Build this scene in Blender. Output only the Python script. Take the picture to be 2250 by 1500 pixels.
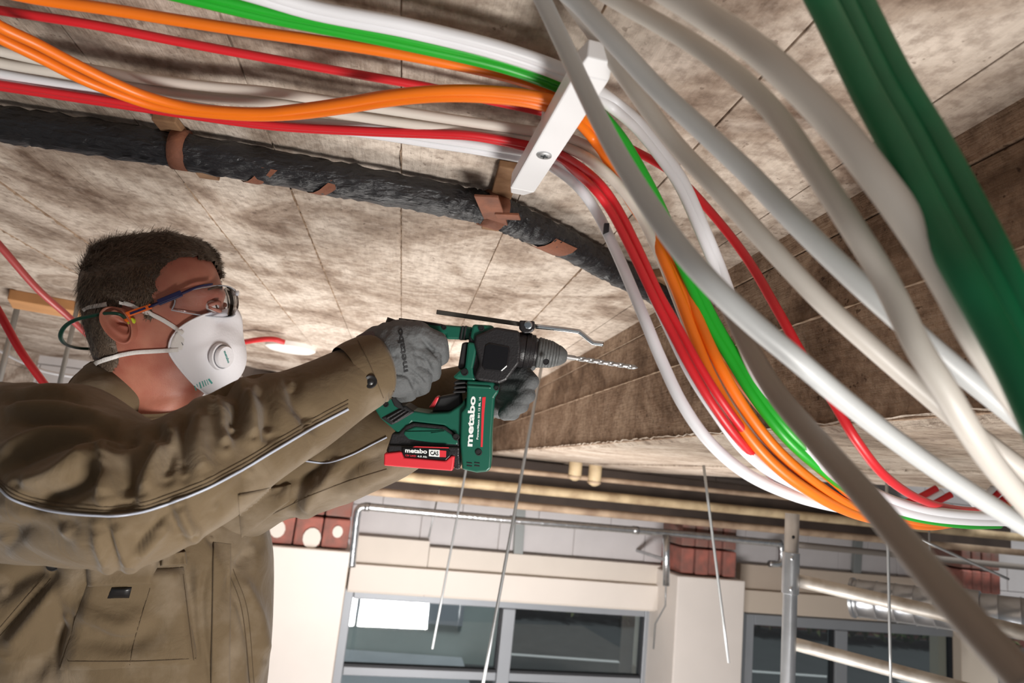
import bpy, bmesh, math, random
import numpy as np
from mathutils import Vector, Matrix
from mathutils.bvhtree import BVHTree
for o in list(bpy.data.objects): bpy.data.objects.remove(o)
random.seed(7); rng = np.random.default_rng(7)
S = bpy.context.scene; COL = S.collection

# ---------------------------------------------------------------- camera
F = 1500.0                                   # focal length in pixels of the 2250 x 1500 frame
CH = 2.9                                     # lens height above the floor
def _n(v): return v/np.linalg.norm(v)
_y = _n(np.array([882-1125, -(1010-750), -F])); _z = _n(np.array([832, 7750, -F]))
_z = _n(_z-_y*_z.dot(_y)); _x = np.cross(_y, _z)
R = np.array([_x, _y, _z])                   # camera axes -> room axes (Y along the beam, Z up)
CAMP = np.array([0, 0, CH])
AR, AU, AB = R[:, 0], R[:, 1], R[:, 2]       # camera right, up, back
cd = bpy.data.cameras.new('camera'); cam = bpy.data.objects.new('camera', cd); COL.objects.link(cam)
cd.sensor_width = 36; cd.lens = F/2250*36; cd.clip_start = .02
M = Matrix([[R[i, 0], R[i, 1], R[i, 2], CAMP[i]] for i in range(3)]+[[0, 0, 0, 1]]); cam.matrix_world = M
cd.dof.use_dof = True; cd.dof.focus_distance = .98; cd.dof.aperture_fstop = 6.3
S.camera = cam
# ---------------------------------------------------------------- light
S.view_settings.view_transform = 'Standard'; S.view_settings.look = 'None'
S.view_settings.exposure = 0.0; S.view_settings.gamma = 1; S.view_settings.use_curve_mapping = False
w = bpy.data.worlds.new('daylight'); S.world = w; w.use_nodes = True
w.node_tree.nodes['Background'].inputs[0].default_value = (.93, .96, 1, 1)
w.node_tree.nodes['Background'].inputs[1].default_value = .16
def area(name, loc, target, size, power, color=(1, 1, 1), spread=180):
    l = bpy.data.lights.new(name, 'AREA'); l.shape = 'RECTANGLE'; l.size, l.size_y = size; l.energy = power; l.color = color
    l.spread = math.radians(spread)
    o = bpy.data.objects.new(name, l); COL.objects.link(o); o.location = loc
    o.rotation_euler = (Vector(target)-Vector(loc)).to_track_quat('-Z', 'Y').to_euler(); return o
sn = bpy.data.lights.new('sun', 'SUN'); sn.energy = 2.6; sn.angle = math.radians(15); so_ = bpy.data.objects.new('sun', sn); COL.objects.link(so_); so_.rotation_euler = (math.radians(24), math.radians(10), 0)   # daylight on the street
area('work_light', (.75, -.1, CH-1.05), (-.45, 1.0, CH-.05), (.5, .5), 21, (1, .965, .92), 130)
area('floor_light', (.1, 2.7, CH-2.0), (.0, 2.6, CH+.4), (1.6, 1.6), 66, (1, .96, .91), 150)
area('room_light', (.8, 1.6, CH-1.9), (.6, 5.5, CH-1.0), (1.0, .45), 80, (1, .965, .965), 140)

# ---------------------------------------------------------------- pixel -> room helpers
def ray(px, py): return R@np.array([(px-1125)/F, -(py-750)/F, -1.0])
def P(px, py, d): return CAMP+ray(px, py)*d                                   # at a lens distance d
def PZ(px, py, z): r = ray(px, py); return CAMP+r*(z/r[2])                    # on a level plane z above the lens
def PX(px, py, x): r = ray(px, py); return CAMP+r*(x/r[0])
def proj(V):
    c = (np.asarray(V)-CAMP)@R; return np.stack([1125+F*c[..., 0]/-c[..., 2], 750-F*c[..., 1]/-c[..., 2]], -1), -c[..., 2]
# ---------------------------------------------------------------- materials
def lin(c):
    c = [v/255 for v in c]; return tuple(v/12.92 if v <= .04045 else ((v+.055)/1.055)**2.4 for v in c)+(1,)
MATS = {}
def mat(name, rgb, rough=.5, metal=0, var=0, vscale=8, bump=0, bscale=60, rgb2=None, stretch=None, alpha=None, spec=.5, trans=0, world=False, sss=0, coat=0, detail=6):
    if name in MATS: return MATS[name]
    m = bpy.data.materials.new(name); m.use_nodes = True; nt = m.node_tree; b = nt.nodes['Principled BSDF']
    c = lin(rgb); b.inputs['Base Color'].default_value = c; b.inputs['Roughness'].default_value = rough; b.inputs['Metallic'].default_value = metal
    b.inputs['Specular IOR Level'].default_value = spec; b.inputs['Transmission Weight'].default_value = trans
    b.inputs['Coat Weight'].default_value = coat
    if sss: b.inputs['Subsurface Weight'].default_value = sss; b.inputs['Subsurface Radius'].default_value = (.01, .004, .002)
    if alpha is not None: b.inputs['Alpha'].default_value = alpha
    if var or bump:
        if world: src = nt.nodes.new('ShaderNodeNewGeometry').outputs['Position']
        else: src = nt.nodes.new('ShaderNodeTexCoord').outputs['Object']
        mp = nt.nodes.new('ShaderNodeMapping'); nt.links.new(src, mp.inputs[0])
        if stretch: mp.inputs['Scale'].default_value = stretch
        if var:
            n = nt.nodes.new('ShaderNodeTexNoise'); n.inputs['Scale'].default_value = vscale; n.inputs['Detail'].default_value = detail
            nt.links.new(mp.outputs[0], n.inputs['Vector'])
            rp = nt.nodes.new('ShaderNodeValToRGB'); c2 = lin(rgb2) if rgb2 else tuple(v*(1-var) for v in c[:3])+(1,)
            rp.color_ramp.elements[0].color = c2; rp.color_ramp.elements[1].color = c
            rp.color_ramp.elements[0].position = .5-.25; rp.color_ramp.elements[1].position = .5+.2
            nt.links.new(n.outputs['Fac'], rp.inputs[0]); nt.links.new(rp.outputs[0], b.inputs['Base Color'])
        if bump:
            n2 = nt.nodes.new('ShaderNodeTexNoise'); n2.inputs['Scale'].default_value = bscale; n2.inputs['Detail'].default_value = 5
            nt.links.new(mp.outputs[0], n2.inputs['Vector'])
            bp = nt.nodes.new('ShaderNodeBump'); bp.inputs['Strength'].default_value = bump; bp.inputs['Distance'].default_value = .004
            nt.links.new(n2.outputs['Fac'], bp.inputs['Height']); nt.links.new(bp.outputs[0], b.inputs['Normal'])
    MATS[name] = m; return m
def concrete(name, light, mid, dark, pits=.5, grain=1.0, bump=.5):
    """board-marked concrete: grain along the boards (Y), cloudy stains, small air holes"""
    m = bpy.data.materials.new(name); m.use_nodes = True; nt = m.node_tree; N = nt.nodes; L = nt.links; b = N['Principled BSDF']
    b.inputs['Roughness'].default_value = .85; b.inputs['Specular IOR Level'].default_value = .2
    g = N.new('ShaderNodeNewGeometry'); oi = N.new('ShaderNodeObjectInfo')
    def noise(scale, st, det=6, dist=0):
        mp = N.new('ShaderNodeMapping'); mp.inputs['Scale'].default_value = st; L.new(g.outputs['Position'], mp.inputs[0])
        n = N.new('ShaderNodeTexNoise'); n.inputs['Scale'].default_value = scale; n.inputs['Detail'].default_value = det; n.inputs['Distortion'].default_value = dist
        n.inputs['Roughness'].default_value = .62; L.new(mp.outputs[0], n.inputs['Vector']); return n.outputs['Fac']
    def ramp(fac, e):
        r = N.new('ShaderNodeValToRGB'); r.color_ramp.elements[0].position = e[0][0]; r.color_ramp.elements[0].color = e[0][1]
        r.color_ramp.elements[1].position = e[-1][0]; r.color_ramp.elements[1].color = e[-1][1]
        for p, c in e[1:-1]: q = r.color_ramp.elements.new(p); q.color = c
        L.new(fac, r.inputs[0]); return r.outputs[0]
    def mixc(a, c, fac, mode='MULTIPLY'):
        x = N.new('ShaderNodeMix'); x.data_type = 'RGBA'; x.blend_type = mode
        if isinstance(fac, float): x.inputs[0].default_value = fac
        else: L.new(fac, x.inputs[0])
        for s, v in ((6, a), (7, c)):
            if isinstance(v, tuple): x.inputs[s].default_value = v
            else: L.new(v, x.inputs[s])
        return x.outputs[2]
    cloud = noise(3.4, (1.0, .8, 1.3), 10, 1.0)
    col = ramp(cloud, [(.34, lin(dark)), (.47, lin(mid)), (.6, lin(light))])
    gr = ramp(noise(26, (5.5, .32, 5.5), 5, .25), [(.34, (.62, .6, .58, 1)), (.6, (1, 1, 1, 1))]); col = mixc(col, gr, .3*grain)
    fine = ramp(noise(55, (1, 1, 1), 5), [(.36, (.55, .51, .49, 1)), (.56, (1, 1, 1, 1))]); col = mixc(col, fine, .7)
    pale = ramp(noise(9, (1, 1.2, 1), 8, .4), [(.55, (0, 0, 0, 1)), (.72, (1, 1, 1, 1))]); col = mixc(col, lin(tuple(min(255, v+25) for v in light)), 0.0)
    pl = N.new('ShaderNodeMix'); pl.data_type = 'RGBA'; mm = N.new('ShaderNodeMath'); mm.operation = 'MULTIPLY'; mm.inputs[1].default_value = .45
    L.new(pale, mm.inputs[0]); L.new(mm.outputs[0], pl.inputs[0]); L.new(col, pl.inputs[6]); pl.inputs[7].default_value = lin(tuple(min(255, v+18) for v in light)); col = pl.outputs[2]
    pit = ramp(noise(70, (1, .8, 1), 2), [(.29, (.25, .2, .17, 1)), (.335, (1, 1, 1, 1))]); col = mixc(col, pit, pits)
    tone = ramp(oi.outputs['Random'], [(0, (.84, .83, .82, 1)), (1, (1, 1, 1, 1))]); col = mixc(col, tone, 1.0)
    L.new(col, b.inputs['Base Color'])
    bp = N.new('ShaderNodeBump'); bp.inputs['Strength'].default_value = bump; bp.inputs['Distance'].default_value = .006
    ad = N.new('ShaderNodeMath'); ad.operation = 'ADD'; L.new(noise(40, (4, .4, 4), 5), ad.inputs[0]); L.new(noise(75, (1, 1, 1), 4), ad.inputs[1])
    L.new(ad.outputs[0], bp.inputs['Height']); L.new(bp.outputs[0], b.inputs['Normal']); MATS[name] = m; return m
# ---------------------------------------------------------------- mesh helpers
WL = {}                                                       # world position of each object origin
def mesh_obj(name, V, faces, m, parent=None, smooth=True, origin=None, **props):
    V = np.asarray(V, float); o0 = V.mean(0) if origin is None else np.asarray(origin, float)
    me = bpy.data.meshes.new(name); me.from_pydata((V-o0).tolist(), [], [tuple(int(i) for i in f) for f in faces]); me.update()
    if smooth: me.polygons.foreach_set('use_smooth', [True]*len(me.polygons))
    o = bpy.data.objects.new(name, me); COL.objects.link(o)
    if m: me.materials.append(m)
    place(o, o0, parent)
    for k, v in props.items(): o[k] = v
    return o
def place(o, pos, parent=None):
    WL[o.name] = np.asarray(pos, float)
    if parent: o.parent = parent; o.location = WL[o.name]-WL[parent.name]
    else: o.location = pos
def fixn(o):
    bm = bmesh.new(); bm.from_mesh(o.data); bmesh.ops.recalc_face_normals(bm, faces=bm.faces); bm.to_mesh(o.data); bm.free(); return o
def thing(name, label, cat, pos, group=None):
    o = bpy.data.objects.new(name, None); COL.objects.link(o); o.empty_display_size = .05; place(o, pos); tag(o, label, cat, group); return o
def tag(o, label, cat, group=None):
    o['label'] = label; o['category'] = cat
    if group: o['group'] = group
    return o
def struct(o, label=None, cat=None):
    o['kind'] = 'structure'
    if label: o['label'] = label
    if cat: o['category'] = cat
    return o
def bevel(o, wd, seg=2, ang=35):
    b = o.modifiers.new('bevel', 'BEVEL'); b.width = wd; b.segments = seg; b.limit_method = 'ANGLE'; b.angle_limit = math.radians(ang); return o
def subsurf(o, n=1):
    b = o.modifiers.new('sub', 'SUBSURF'); b.levels = b.render_levels = n; return o
BF = [(0, 3, 2, 1), (4, 5, 6, 7), (0, 1, 5, 4), (1, 2, 6, 5), (2, 3, 7, 6), (3, 0, 4, 7)]
def boxv(a, b):
    (x0, y0, z0), (x1, y1, z1) = a, b
    return [(x0, y0, z0), (x1, y0, z0), (x1, y1, z0), (x0, y1, z0), (x0, y0, z1), (x1, y0, z1), (x1, y1, z1), (x0, y1, z1)]
def box(name, a, b, m, parent=None, bv=0, **k):
    o = mesh_obj(name, boxv(a, b), BF, m, parent, smooth=False, **k)
    if bv: bevel(o, bv)
    return o
def hexa(name, A, Bq, m, parent=None, bv=0, **k):              # two quads (4 points each)
    o = fixn(mesh_obj(name, list(A)+list(Bq), BF, m, parent, smooth=False, **k))
    if bv: bevel(o, bv)
    return o
def bar(name, a, b, wd, ht, up, m, parent=None, bv=0, **k):    # rectangular bar between two points
    a, b = np.asarray(a, float), np.asarray(b, float); t = _n(b-a); s = _n(np.cross(t, up)); u = np.cross(s, t)
    q = [s*wd/2+u*ht/2, -s*wd/2+u*ht/2, -s*wd/2-u*ht/2, s*wd/2-u*ht/2]
    return hexa(name, [a+v for v in q], [b+v for v in q], m, parent, bv, **k)
def spline(pts, n=10):
    p = np.asarray(pts, float); p = np.vstack([2*p[0]-p[1], p, 2*p[-1]-p[-2]]); out = []
    for i in range(1, len(p)-2):
        for t in np.linspace(0, 1, n, endpoint=False):
            a, b, c, d = p[i-1], p[i], p[i+1], p[i+2]
            out.append(.5*((2*b)+(-a+c)*t+(2*a-5*b+4*c-d)*t*t+(-a+3*b-3*c+d)*t**3))
    out.append(p[-2]); return np.array(out)
def tube_data(path, r, seg=12, caps=True, flat=None):
    path = np.asarray(path, float); n = len(path); r = np.broadcast_to(np.asarray(r, float), (n,))
    t = np.gradient(path, axis=0); t /= np.linalg.norm(t, axis=1)[:, None]
    up = np.array([0, 0, 1.]) if abs(t[0][2]) < .9 else np.array([1., 0, 0]); V = []; s = np.cross(t[0], up); s /= np.linalg.norm(s)
    for i in range(n):
        s = s-t[i]*s.dot(t[i]); s /= np.linalg.norm(s); u = np.cross(s, t[i])
        for k in range(seg):
            a = 2*math.pi*k/seg; V.append(path[i]+r[i]*(math.cos(a)*s+math.sin(a)*u*(flat or 1)))
    Fc = [(i*seg+k, i*seg+(k+1) % seg, (i+1)*seg+(k+1) % seg, (i+1)*seg+k) for i in range(n-1) for k in range(seg)]
    if caps: Fc += [tuple(range(seg))[::-1], tuple((n-1)*seg+k for k in range(seg))]
    return V, Fc
def tube(name, path, r, m, parent=None, seg=12, flat=None, **k):
    V, Fc = tube_data(path, r, seg, True, flat); return fixn(mesh_obj(name, V, Fc, m, parent, **k))
def lathe(name, a, axis, prof, m, parent=None, seg=32, smooth=True, **k):   # prof: (distance along the axis, radius)
    a = np.asarray(a, float); ax = _n(np.asarray(axis, float)); s = _n(np.cross(ax, [.3, .2, .93])); u = np.cross(s, ax); V = []
    for h, r in prof:
        for j in range(seg): q = 2*math.pi*j/seg; V.append(a+ax*h+max(r, 1e-4)*(math.cos(q)*s+math.sin(q)*u))
    n = len(prof); Fc = [(i*seg+j, i*seg+(j+1) % seg, (i+1)*seg+(j+1) % seg, (i+1)*seg+j) for i in range(n-1) for j in range(seg)]
    Fc += [tuple(range(seg))[::-1], tuple((n-1)*seg+j for j in range(seg))]
    o = fixn(mesh_obj(name, V, Fc, m, parent, smooth, **k))
    if smooth: o.modifiers.new('es', 'EDGE_SPLIT').split_angle = math.radians(40)
    return o
def slab(name, poly, d, th, m, parent=None, bv=.0012, seg=2, crop=None, **k):
    """prism: outline seen in the photograph at lens distance d, its own thickness going away from the lens"""
    poly = [crop(*p) if crop else p for p in poly]
    A = [P(x, y, d) for x, y in poly]; B = [a-AB*th for a in A]; n = len(A)
    Fc = [tuple(range(n)), tuple(range(2*n-1, n-1, -1))]+[(i, (i+1) % n, n+(i+1) % n, n+i) for i in range(n)]
    o = fixn(mesh_obj(name, A+B, Fc, m, parent, smooth=False, **k))
    if bv: bevel(o, bv, seg, 25)
    return o
def text_mesh(s, bold=.0):
    c = bpy.data.curves.new('t', 'FONT'); c.body = s; c.offset = bold; c.resolution_u = 3; o = bpy.data.objects.new('t', c); COL.objects.link(o)
    bpy.context.view_layer.update(); me = bpy.data.meshes.new_from_object(o.evaluated_get(bpy.context.evaluated_depsgraph_get()))
    bm = bmesh.new(); bm.from_mesh(me); bmesh.ops.triangulate(bm, faces=bm.faces)
    V = np.array([v.co[:2] for v in bm.verts]); Fc = [[v.index for v in f.verts] for f in bm.faces]; bm.free()
    bpy.data.objects.remove(o); bpy.data.meshes.remove(me)
    V -= V.min(0); V /= V.max(0); return V, Fc                 # 0..1 in both directions
def letters(name, s, c0, ux, uy, fn, m, parent, bold=.0):      # c0: pixel of the lower left corner, ux / uy: pixel vectors of width and height
    V, Fc = text_mesh(s, bold); W = [fn(c0[0]+u*ux[0]+v*uy[0], c0[1]+u*ux[1]+v*uy[1]) for u, v in V]
    return mesh_obj(name, W, Fc, m, parent, smooth=False)
def bvh_of(*objs):
    dg = bpy.context.evaluated_depsgraph_get(); V = []; Fc = []
    for o in objs:
        e = o.evaluated_get(dg); me = e.to_mesh(); k = len(V); mw = o.matrix_world
        V += [mw@v.co for v in me.vertices]; Fc += [tuple(k+i for i in p.vertices) for p in me.polygons]; e.to_mesh_clear()
    return BVHTree.FromPolygons(V, Fc)
def caster(bvh, off=.001, fall=1.0):
    def f(px, py):
        r = ray(px, py); h = bvh.ray_cast(Vector(CAMP), Vector(r))
        if h[0] is None: return P(px, py, f.last)
        q = np.array(h[0]); nn = np.array(h[1]); nn = nn if nn.dot(r) < 0 else -nn; f.last = (q-CAMP).dot(-AB); return q+nn*off
    f.last = fall; return f
def seg_dist(pts, poly):
    best = np.full(len(pts), 1e9); poly = np.asarray(poly, float)
    for a, b in zip(poly[:-1], poly[1:]):
        ab = b-a; t = np.clip(((pts-a)@ab)/max(ab@ab, 1e-9), 0, 1); best = np.minimum(best, np.linalg.norm(pts-(a+t[:, None]*ab), axis=1))
    return best
def cloth_loft(name, secs, m, parent, folds=(), noise=.0015, nu=64, nv=12, closed_ends=True, front=True, seed=0, pw=2.0, nfreq=40):
    """garment surface: each section is (edge pixel, opposite edge pixel, lens distance, half thickness)"""
    secs = spline([(a[0], a[1], b[0], b[1], d, t) for a, b, d, t in secs], nv); V = []
    C = np.array([P((s[0]+s[2])/2, (s[1]+s[3])/2, s[4]) for s in secs]); T = np.gradient(C, axis=0)
    for s, c, t in zip(secs, C, T):
        A = P(s[0], s[1], s[4])-c; n = _n(np.cross(A, t)); n = n if n.dot(c-CAMP) < 0 else -n
        for k in range(nu):
            q = 2*math.pi*k/nu; cq, sq = math.cos(q), math.sin(q)
            e = 2/pw; V.append(c+A*np.sign(cq)*abs(cq)**e+n*s[5]*np.sign(sq)*abs(sq)**e)
    V = np.array(V); n = len(secs)
    Fc = [(i*nu+k, i*nu+(k+1) % nu, (i+1)*nu+(k+1) % nu, (i+1)*nu+k) for i in range(n-1) for k in range(nu)]
    if closed_ends: Fc += [tuple(range(nu))[::-1], tuple((n-1)*nu+k for k in range(nu))]
    o = fixn(mesh_obj(name, V, Fc, m, parent))
    displace(o, folds, noise, seed, nfreq); return o
def displace(o, folds, noise=0, seed=0, nfreq=40):
    o0 = WL[o.name]; me = o.data; n = len(me.vertices); co = np.empty(n*3); no = np.empty(n*3)
    me.vertices.foreach_get('co', co); me.vertices.foreach_get('normal', no); co = co.reshape(-1, 3)+o0; no = no.reshape(-1, 3)
    px, d = proj(co); tocam = ((CAMP-co)*no).sum(1) > 0; dv = np.zeros(n)
    for poly, wd, amp in folds:
        amp = math.copysign(min(abs(amp), wd*.00068), amp); pl = spline(poly, 5) if len(poly) > 2 else np.array(poly, float); dist = seg_dist(px, pl)
        L = np.linalg.norm(pl[-1]-pl[0]); e = np.minimum(np.linalg.norm(px-pl[0], axis=1), np.linalg.norm(px-pl[-1], axis=1))
        dv += amp*np.exp(-(dist/wd)**2)*np.clip(e/(.22*L)+.25, 0, 1)*tocam
    if noise:
        r = np.random.default_rng(seed)
        for i in range(14):
            k = r.normal(size=3); k = k/np.linalg.norm(k)*nfreq*r.uniform(.4, 1.6); dv += noise*.45*np.sin(co@k+r.uniform(0, 6.3)+1.5*np.sin(co@(k[::-1]*.5)))
    co += no*dv[:, None]; me.vertices.foreach_set('co', (co-o0).ravel()); me.update()
def ribbon(name, pix, wd, fn, m, parent, th=.0012, step=6, taper=False):  # flat strip laid on a surface along a pixel path (wd in pixels)
    p = spline(pix, 8) if len(pix) > 2 else np.linspace(pix[0], pix[1], 14); t = np.gradient(p, axis=0); t /= np.linalg.norm(t, axis=1)[:, None]
    V = []; n = len(p)
    for q, d in zip(p, t):
        s = np.array([-d[1], d[0]])*wd/2
        for k in (-1, -.5, .5, 1): a = fn(*(q+s*k)); V.append(a+_n(CAMP-a)*(th if abs(k) < 1 else 0))
    Fc = [(i*4+k, i*4+k+1, (i+1)*4+k+1, (i+1)*4+k) for i in range(n-1) for k in range(3)]
    o = fixn(mesh_obj(name, V, Fc, m, parent)); return o
#=====SETTING
HC = .45; BX = .605; BZ = .108                                  # ceiling, beam face and beam soffit relative to the lens
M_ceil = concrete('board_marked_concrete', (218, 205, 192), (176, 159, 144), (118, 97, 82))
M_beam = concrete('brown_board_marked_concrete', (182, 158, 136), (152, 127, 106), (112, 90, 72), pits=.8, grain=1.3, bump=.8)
M_soff = concrete('rough_soffit_concrete', (205, 192, 178), (184, 168, 152), (150, 134, 120), pits=.6, grain=.3, bump=.9)
M_floor = mat('screed', (176, 168, 160), .9, var=.25, vscale=3, world=True)
M_plaster = mat('cream_plaster', (240, 233, 225), .8, var=.05, vscale=3, bump=.15, bscale=40)
M_panel = mat('cream_panel', (226, 217, 205), .75, var=.06, vscale=5)
M_fascia = mat('pale_fascia', (238, 230, 220), .7, var=.04, vscale=4)
M_block = mat('aerated_block', (208, 204, 203), .9, var=.08, vscale=6, bump=.3, bscale=80)
M_alu = mat('grey_window_frame', (160, 165, 170), .45, .1, var=.06, vscale=4)
M_galv = mat('galvanised_steel', (196, 198, 200), .36, .9, var=.25, vscale=12)
M_foil = mat('silver_foil_pipe', (225, 228, 230), .25, .95, var=.3, vscale=30, bump=.8, bscale=35)
M_beigepipe = mat('beige_painted_pipe', (222, 200, 160), .55, var=.35, vscale=7, rgb2=(150, 125, 95))
M_tanpipe = mat('dusty_pipe', (205, 180, 152), .7, var=.4, vscale=6, rgb2=(130, 105, 85))
M_dark = mat('dark_brown_steel', (74, 62, 54), .8, var=.5, vscale=5)
M_steel = mat('steel_rod', (170, 172, 172), .4, .6)
M_brick = mat('red_painted_brick', (190, 112, 98), .85, var=.5, vscale=9, rgb2=(120, 92, 84), bump=.5, bscale=50)
M_white_spot = mat('white_plaster_dab', (232, 224, 214), .85)
M_brown_side = mat('shaded_column_side', (160, 138, 118), .85, var=.2, vscale=6)  # brown paints the shade on the left column's side face

c = box('ceiling', (-4.2, -1.6, CH+HC+.004), (4.6, 5.75, CH+HC+.2), M_ceil); struct(c, 'board marked concrete ceiling slab', 'ceiling')
k = 0; X = -.061-.1965*21
while X < 4.5:
    x1 = X+.1965
    if X > -4.2 and not (X > .62 and x1 < 1.85):
        dz = random.uniform(-.0012, .0012); xa = min(x1, BX) if X < BX < x1 else x1
        box('board', (X+.0009, -1.55, CH+HC+dz), (xa-.0009, 5.7, CH+HC+.012), M_ceil, c, bv=.0012)
    X = x1
# ragged concrete fins left along some joints
M_fin = mat('concrete_fin', (196, 172, 148), .9, var=.4, vscale=30, rgb2=(120, 96, 76))
for xj, y0, y1 in ((.1355, 1.13, 2.7), (.332, 1.35, 2.6), (-.061, .9, 2.5), (-.2575, 1.2, 2.3), (-.454, 1.25, 2.6), (-1.0435, 1.5, 2.6), (-.847, 1.3, 2.4), (.1355, .3, .72)):
    ys = np.arange(y0, y1, .012); V = []
    for y in ys:
        wv = .0016*(.4+1.5*random.random()**3); hz = .001+.004*random.random()**2; ox = .0012*random.uniform(-1, 1)
        V += [(xj-wv+ox, y, CH+HC+.002), (xj+ox, y, CH+HC-hz), (xj+wv+ox, y, CH+HC+.002)]
    mesh_obj('joint_fin', V, [(i*3+a, i*3+a+1, i*3+a+4, i*3+a+3) for i in range(len(ys)-1) for a in (0, 1)], M_fin, c, smooth=False)
zj = PX(1420, 826, BX)[2]; zk = CH+.405
bm_ = box('beam', (BX+.012, -1.6, CH+BZ+.008), (1.85, 5.7, CH+HC+.02), M_soff); struct(bm_, 'deep concrete downstand beam', 'beam')
for a, b in ((CH+BZ+.006, zj-.001), (zj+.001, zk-.001), (zk+.001, CH+HC+.004)):
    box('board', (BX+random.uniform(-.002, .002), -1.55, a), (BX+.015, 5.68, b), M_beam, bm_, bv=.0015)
for zz, y0, y1, sc in ((zj, .4, 5.4, 1), (zk, 1.3, 3, .6)):
    ys = np.arange(y0, y1, .02); V = []
    for y in ys:
        wv = .002*sc*(.5+random.random()); hz = .004*sc*(.3+random.random())
        V += [(BX, y, zz-wv), (BX-hz, y, zz), (BX, y, zz+wv)]
    mesh_obj('joint_fin', V, [(i*3+a, i*3+a+1, i*3+a+4, i*3+a+3) for i in range(len(ys)-1) for a in (0, 1)], M_fin, bm_, smooth=False)
# crumbled lower arris and the soffit in two strips
ys = np.arange(-.5, 5.6, .02); V = []
for y in ys: V += [(BX-.003-.003*random.random(), y, CH+BZ+.008+.006*random.random()), (BX+.02, y, CH+BZ-.003*random.random()), (BX+.06, y, CH+BZ+.009)]
mesh_obj('arris', V, [(i*3+a, i*3+a+1, i*3+a+4, i*3+a+3) for i in range(len(ys)-1) for a in (0, 1)], M_soff, bm_, smooth=False)
box('soffit_strip', (BX+.03, -1.5, CH+BZ), (1.22, 5.6, CH+BZ+.02), M_soff, bm_, bv=.004)
box('soffit_strip', (1.24, -1.5, CH+BZ-.006), (1.86, 5.6, CH+BZ+.02), M_soff, bm_, bv=.004)
b2 = box('beam', (-3.9, -1.6, CH+.12), (-2.6, 5.7, CH+HC+.02), M_soff); struct(b2, 'concrete beam behind the worker', 'beam')
for a, b in ((.12, .2), (.202, .34), (.342, .454)): box('board', (-2.61, -1.5, CH+a), (-2.585+random.uniform(0, .003), 5.65, CH+b), M_ceil, b2, bv=.0015)
f_ = box('floor', (-5, -2.4, -.1), (5.5, 6.2, 0), M_floor); struct(f_, 'bare screed floor', 'floor')

# facade frame: slightly turned from the room axis
TH = math.radians(5); FE = np.array([math.cos(TH), math.sin(TH), 0]); FN = np.array([math.sin(TH), -math.cos(TH), 0]); FO = np.array([1.0, 5.5, CH])
def WP(px, py, w=0):                                           # pixel -> point on the plane w in front of the facade
    r = ray(px, py); t = ((FO+FN*w-CAMP).dot(FN))/r.dot(FN); return CAMP+r*t
def uz(px, py, w=0): p = WP(px, py, w)-FO; return p.dot(FE), p[2]
def wbox(name, u0, u1, z0, z1, w0, w1, m, parent=None, bv=.004, **k):
    q = lambda w: [FO+FE*u+FN*w+np.array([0, 0, z]) for u, z in ((u0, z0), (u1, z0), (u1, z1), (u0, z1))]
    return hexa(name, q(w0), q(w1), m, parent, bv, **k)
def wrect(name, lt, rb, w1, w0, m, parent=None, bv=.004, **k):  # pixel corners on its front plane w1
    u0, z1 = uz(*lt, w1); u1, z0 = uz(*rb, w1); return wbox(name, u0, u1, z0, z1, w0, w1, m, parent, bv, **k)
wf = wbox('wall_far', -4.2, 6.5, -.86, .5, -.3, -.012, mat('mortar', (172, 166, 162), .9)); struct(wf, 'aerated block wall above the windows', 'wall')
r = 0; z = -.86
while z < .45:
    u = -4.2+(.31 if r % 2 else 0)
    while u < 6.0: wbox('block', u+.003, u+.617, z+.003, min(z+.247, .5), -.1, random.uniform(-.002, .002), M_block, wf, bv=.004); u += .62
    z += .25; r += 1
zs = uz(1000, 1540, .1)[1]
# cream lintel panels and fascia over the windows
uA = uz(768, 1300, .06)[0]; uB = uz(944, 1200, .06)[0]; uC = uz(1462, 1300, .06)[0]
zt1 = uz(850, 1181, .06)[1]; zt2 = uz(1200, 1222, .06)[1]; zf1 = uz(1100, 1262, .1)[1]; zw = uz(1100, 1318, .1)[1]
lp = wbox('lintel_panel', uA-.02, uB, zw-.02, zt1, -.2, .06, M_panel); struct(lp, 'taller cream lintel panel beside the left column', 'panel')
lp2 = wbox('lintel_panel', uB+.003, uC+.1, zw-.02, zt2, -.2, .058, M_panel); struct(lp2, 'long cream lintel panel over the two window sashes', 'panel')
fa = wbox('trim_1', uA-.02, uC+.05, zw, zf1, 0, .1, M_fascia); struct(fa, 'pale fascia strip above the grey window', 'trim')
uD = uz(1625, 1300, .06)[0]
lp3 = wbox('lintel_panel', uD, 4.6, uz(1900, 1360, .06)[1], uz(1700, 1244, .06)[1], -.2, .06, mat('beige_panel', (206, 190, 172), .75, var=.08, vscale=4)); struct(lp3, 'beige lintel panel behind the scaffold', 'panel')
fa2 = wbox('trim_2', uD, 4.6, uz(1900, 1362, .1)[1], uz(1700, 1300, .1)[1], 0, .1, mat('beige_fascia', (222, 208, 190), .75)); struct(fa2, 'beige fascia strip behind the scaffold', 'trim')
sp = wbox('wall_spandrel', -4.2, 4.6, -2.9, -2.25, -.3, .05, M_plaster); struct(sp, 'cream wall below the windows', 'wall')
def column(lt, rt, name, label, sidem):
    u0 = uz(*lt, .42)[0]; u1, zt = uz(*rt, .42)
    c = wbox(name, u0, u1, -2.9, zt, -.3, .42, M_plaster, bv=.01); struct(c, label, 'column')
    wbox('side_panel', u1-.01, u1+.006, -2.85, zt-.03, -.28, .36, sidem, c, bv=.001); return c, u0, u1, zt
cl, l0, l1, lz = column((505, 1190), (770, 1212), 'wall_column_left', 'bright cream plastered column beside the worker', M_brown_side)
cr, r0, r1, rz = column((1490, 1268), (1638, 1276), 'wall_column_right', 'cream plastered column between the two windows', M_plaster)
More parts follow.
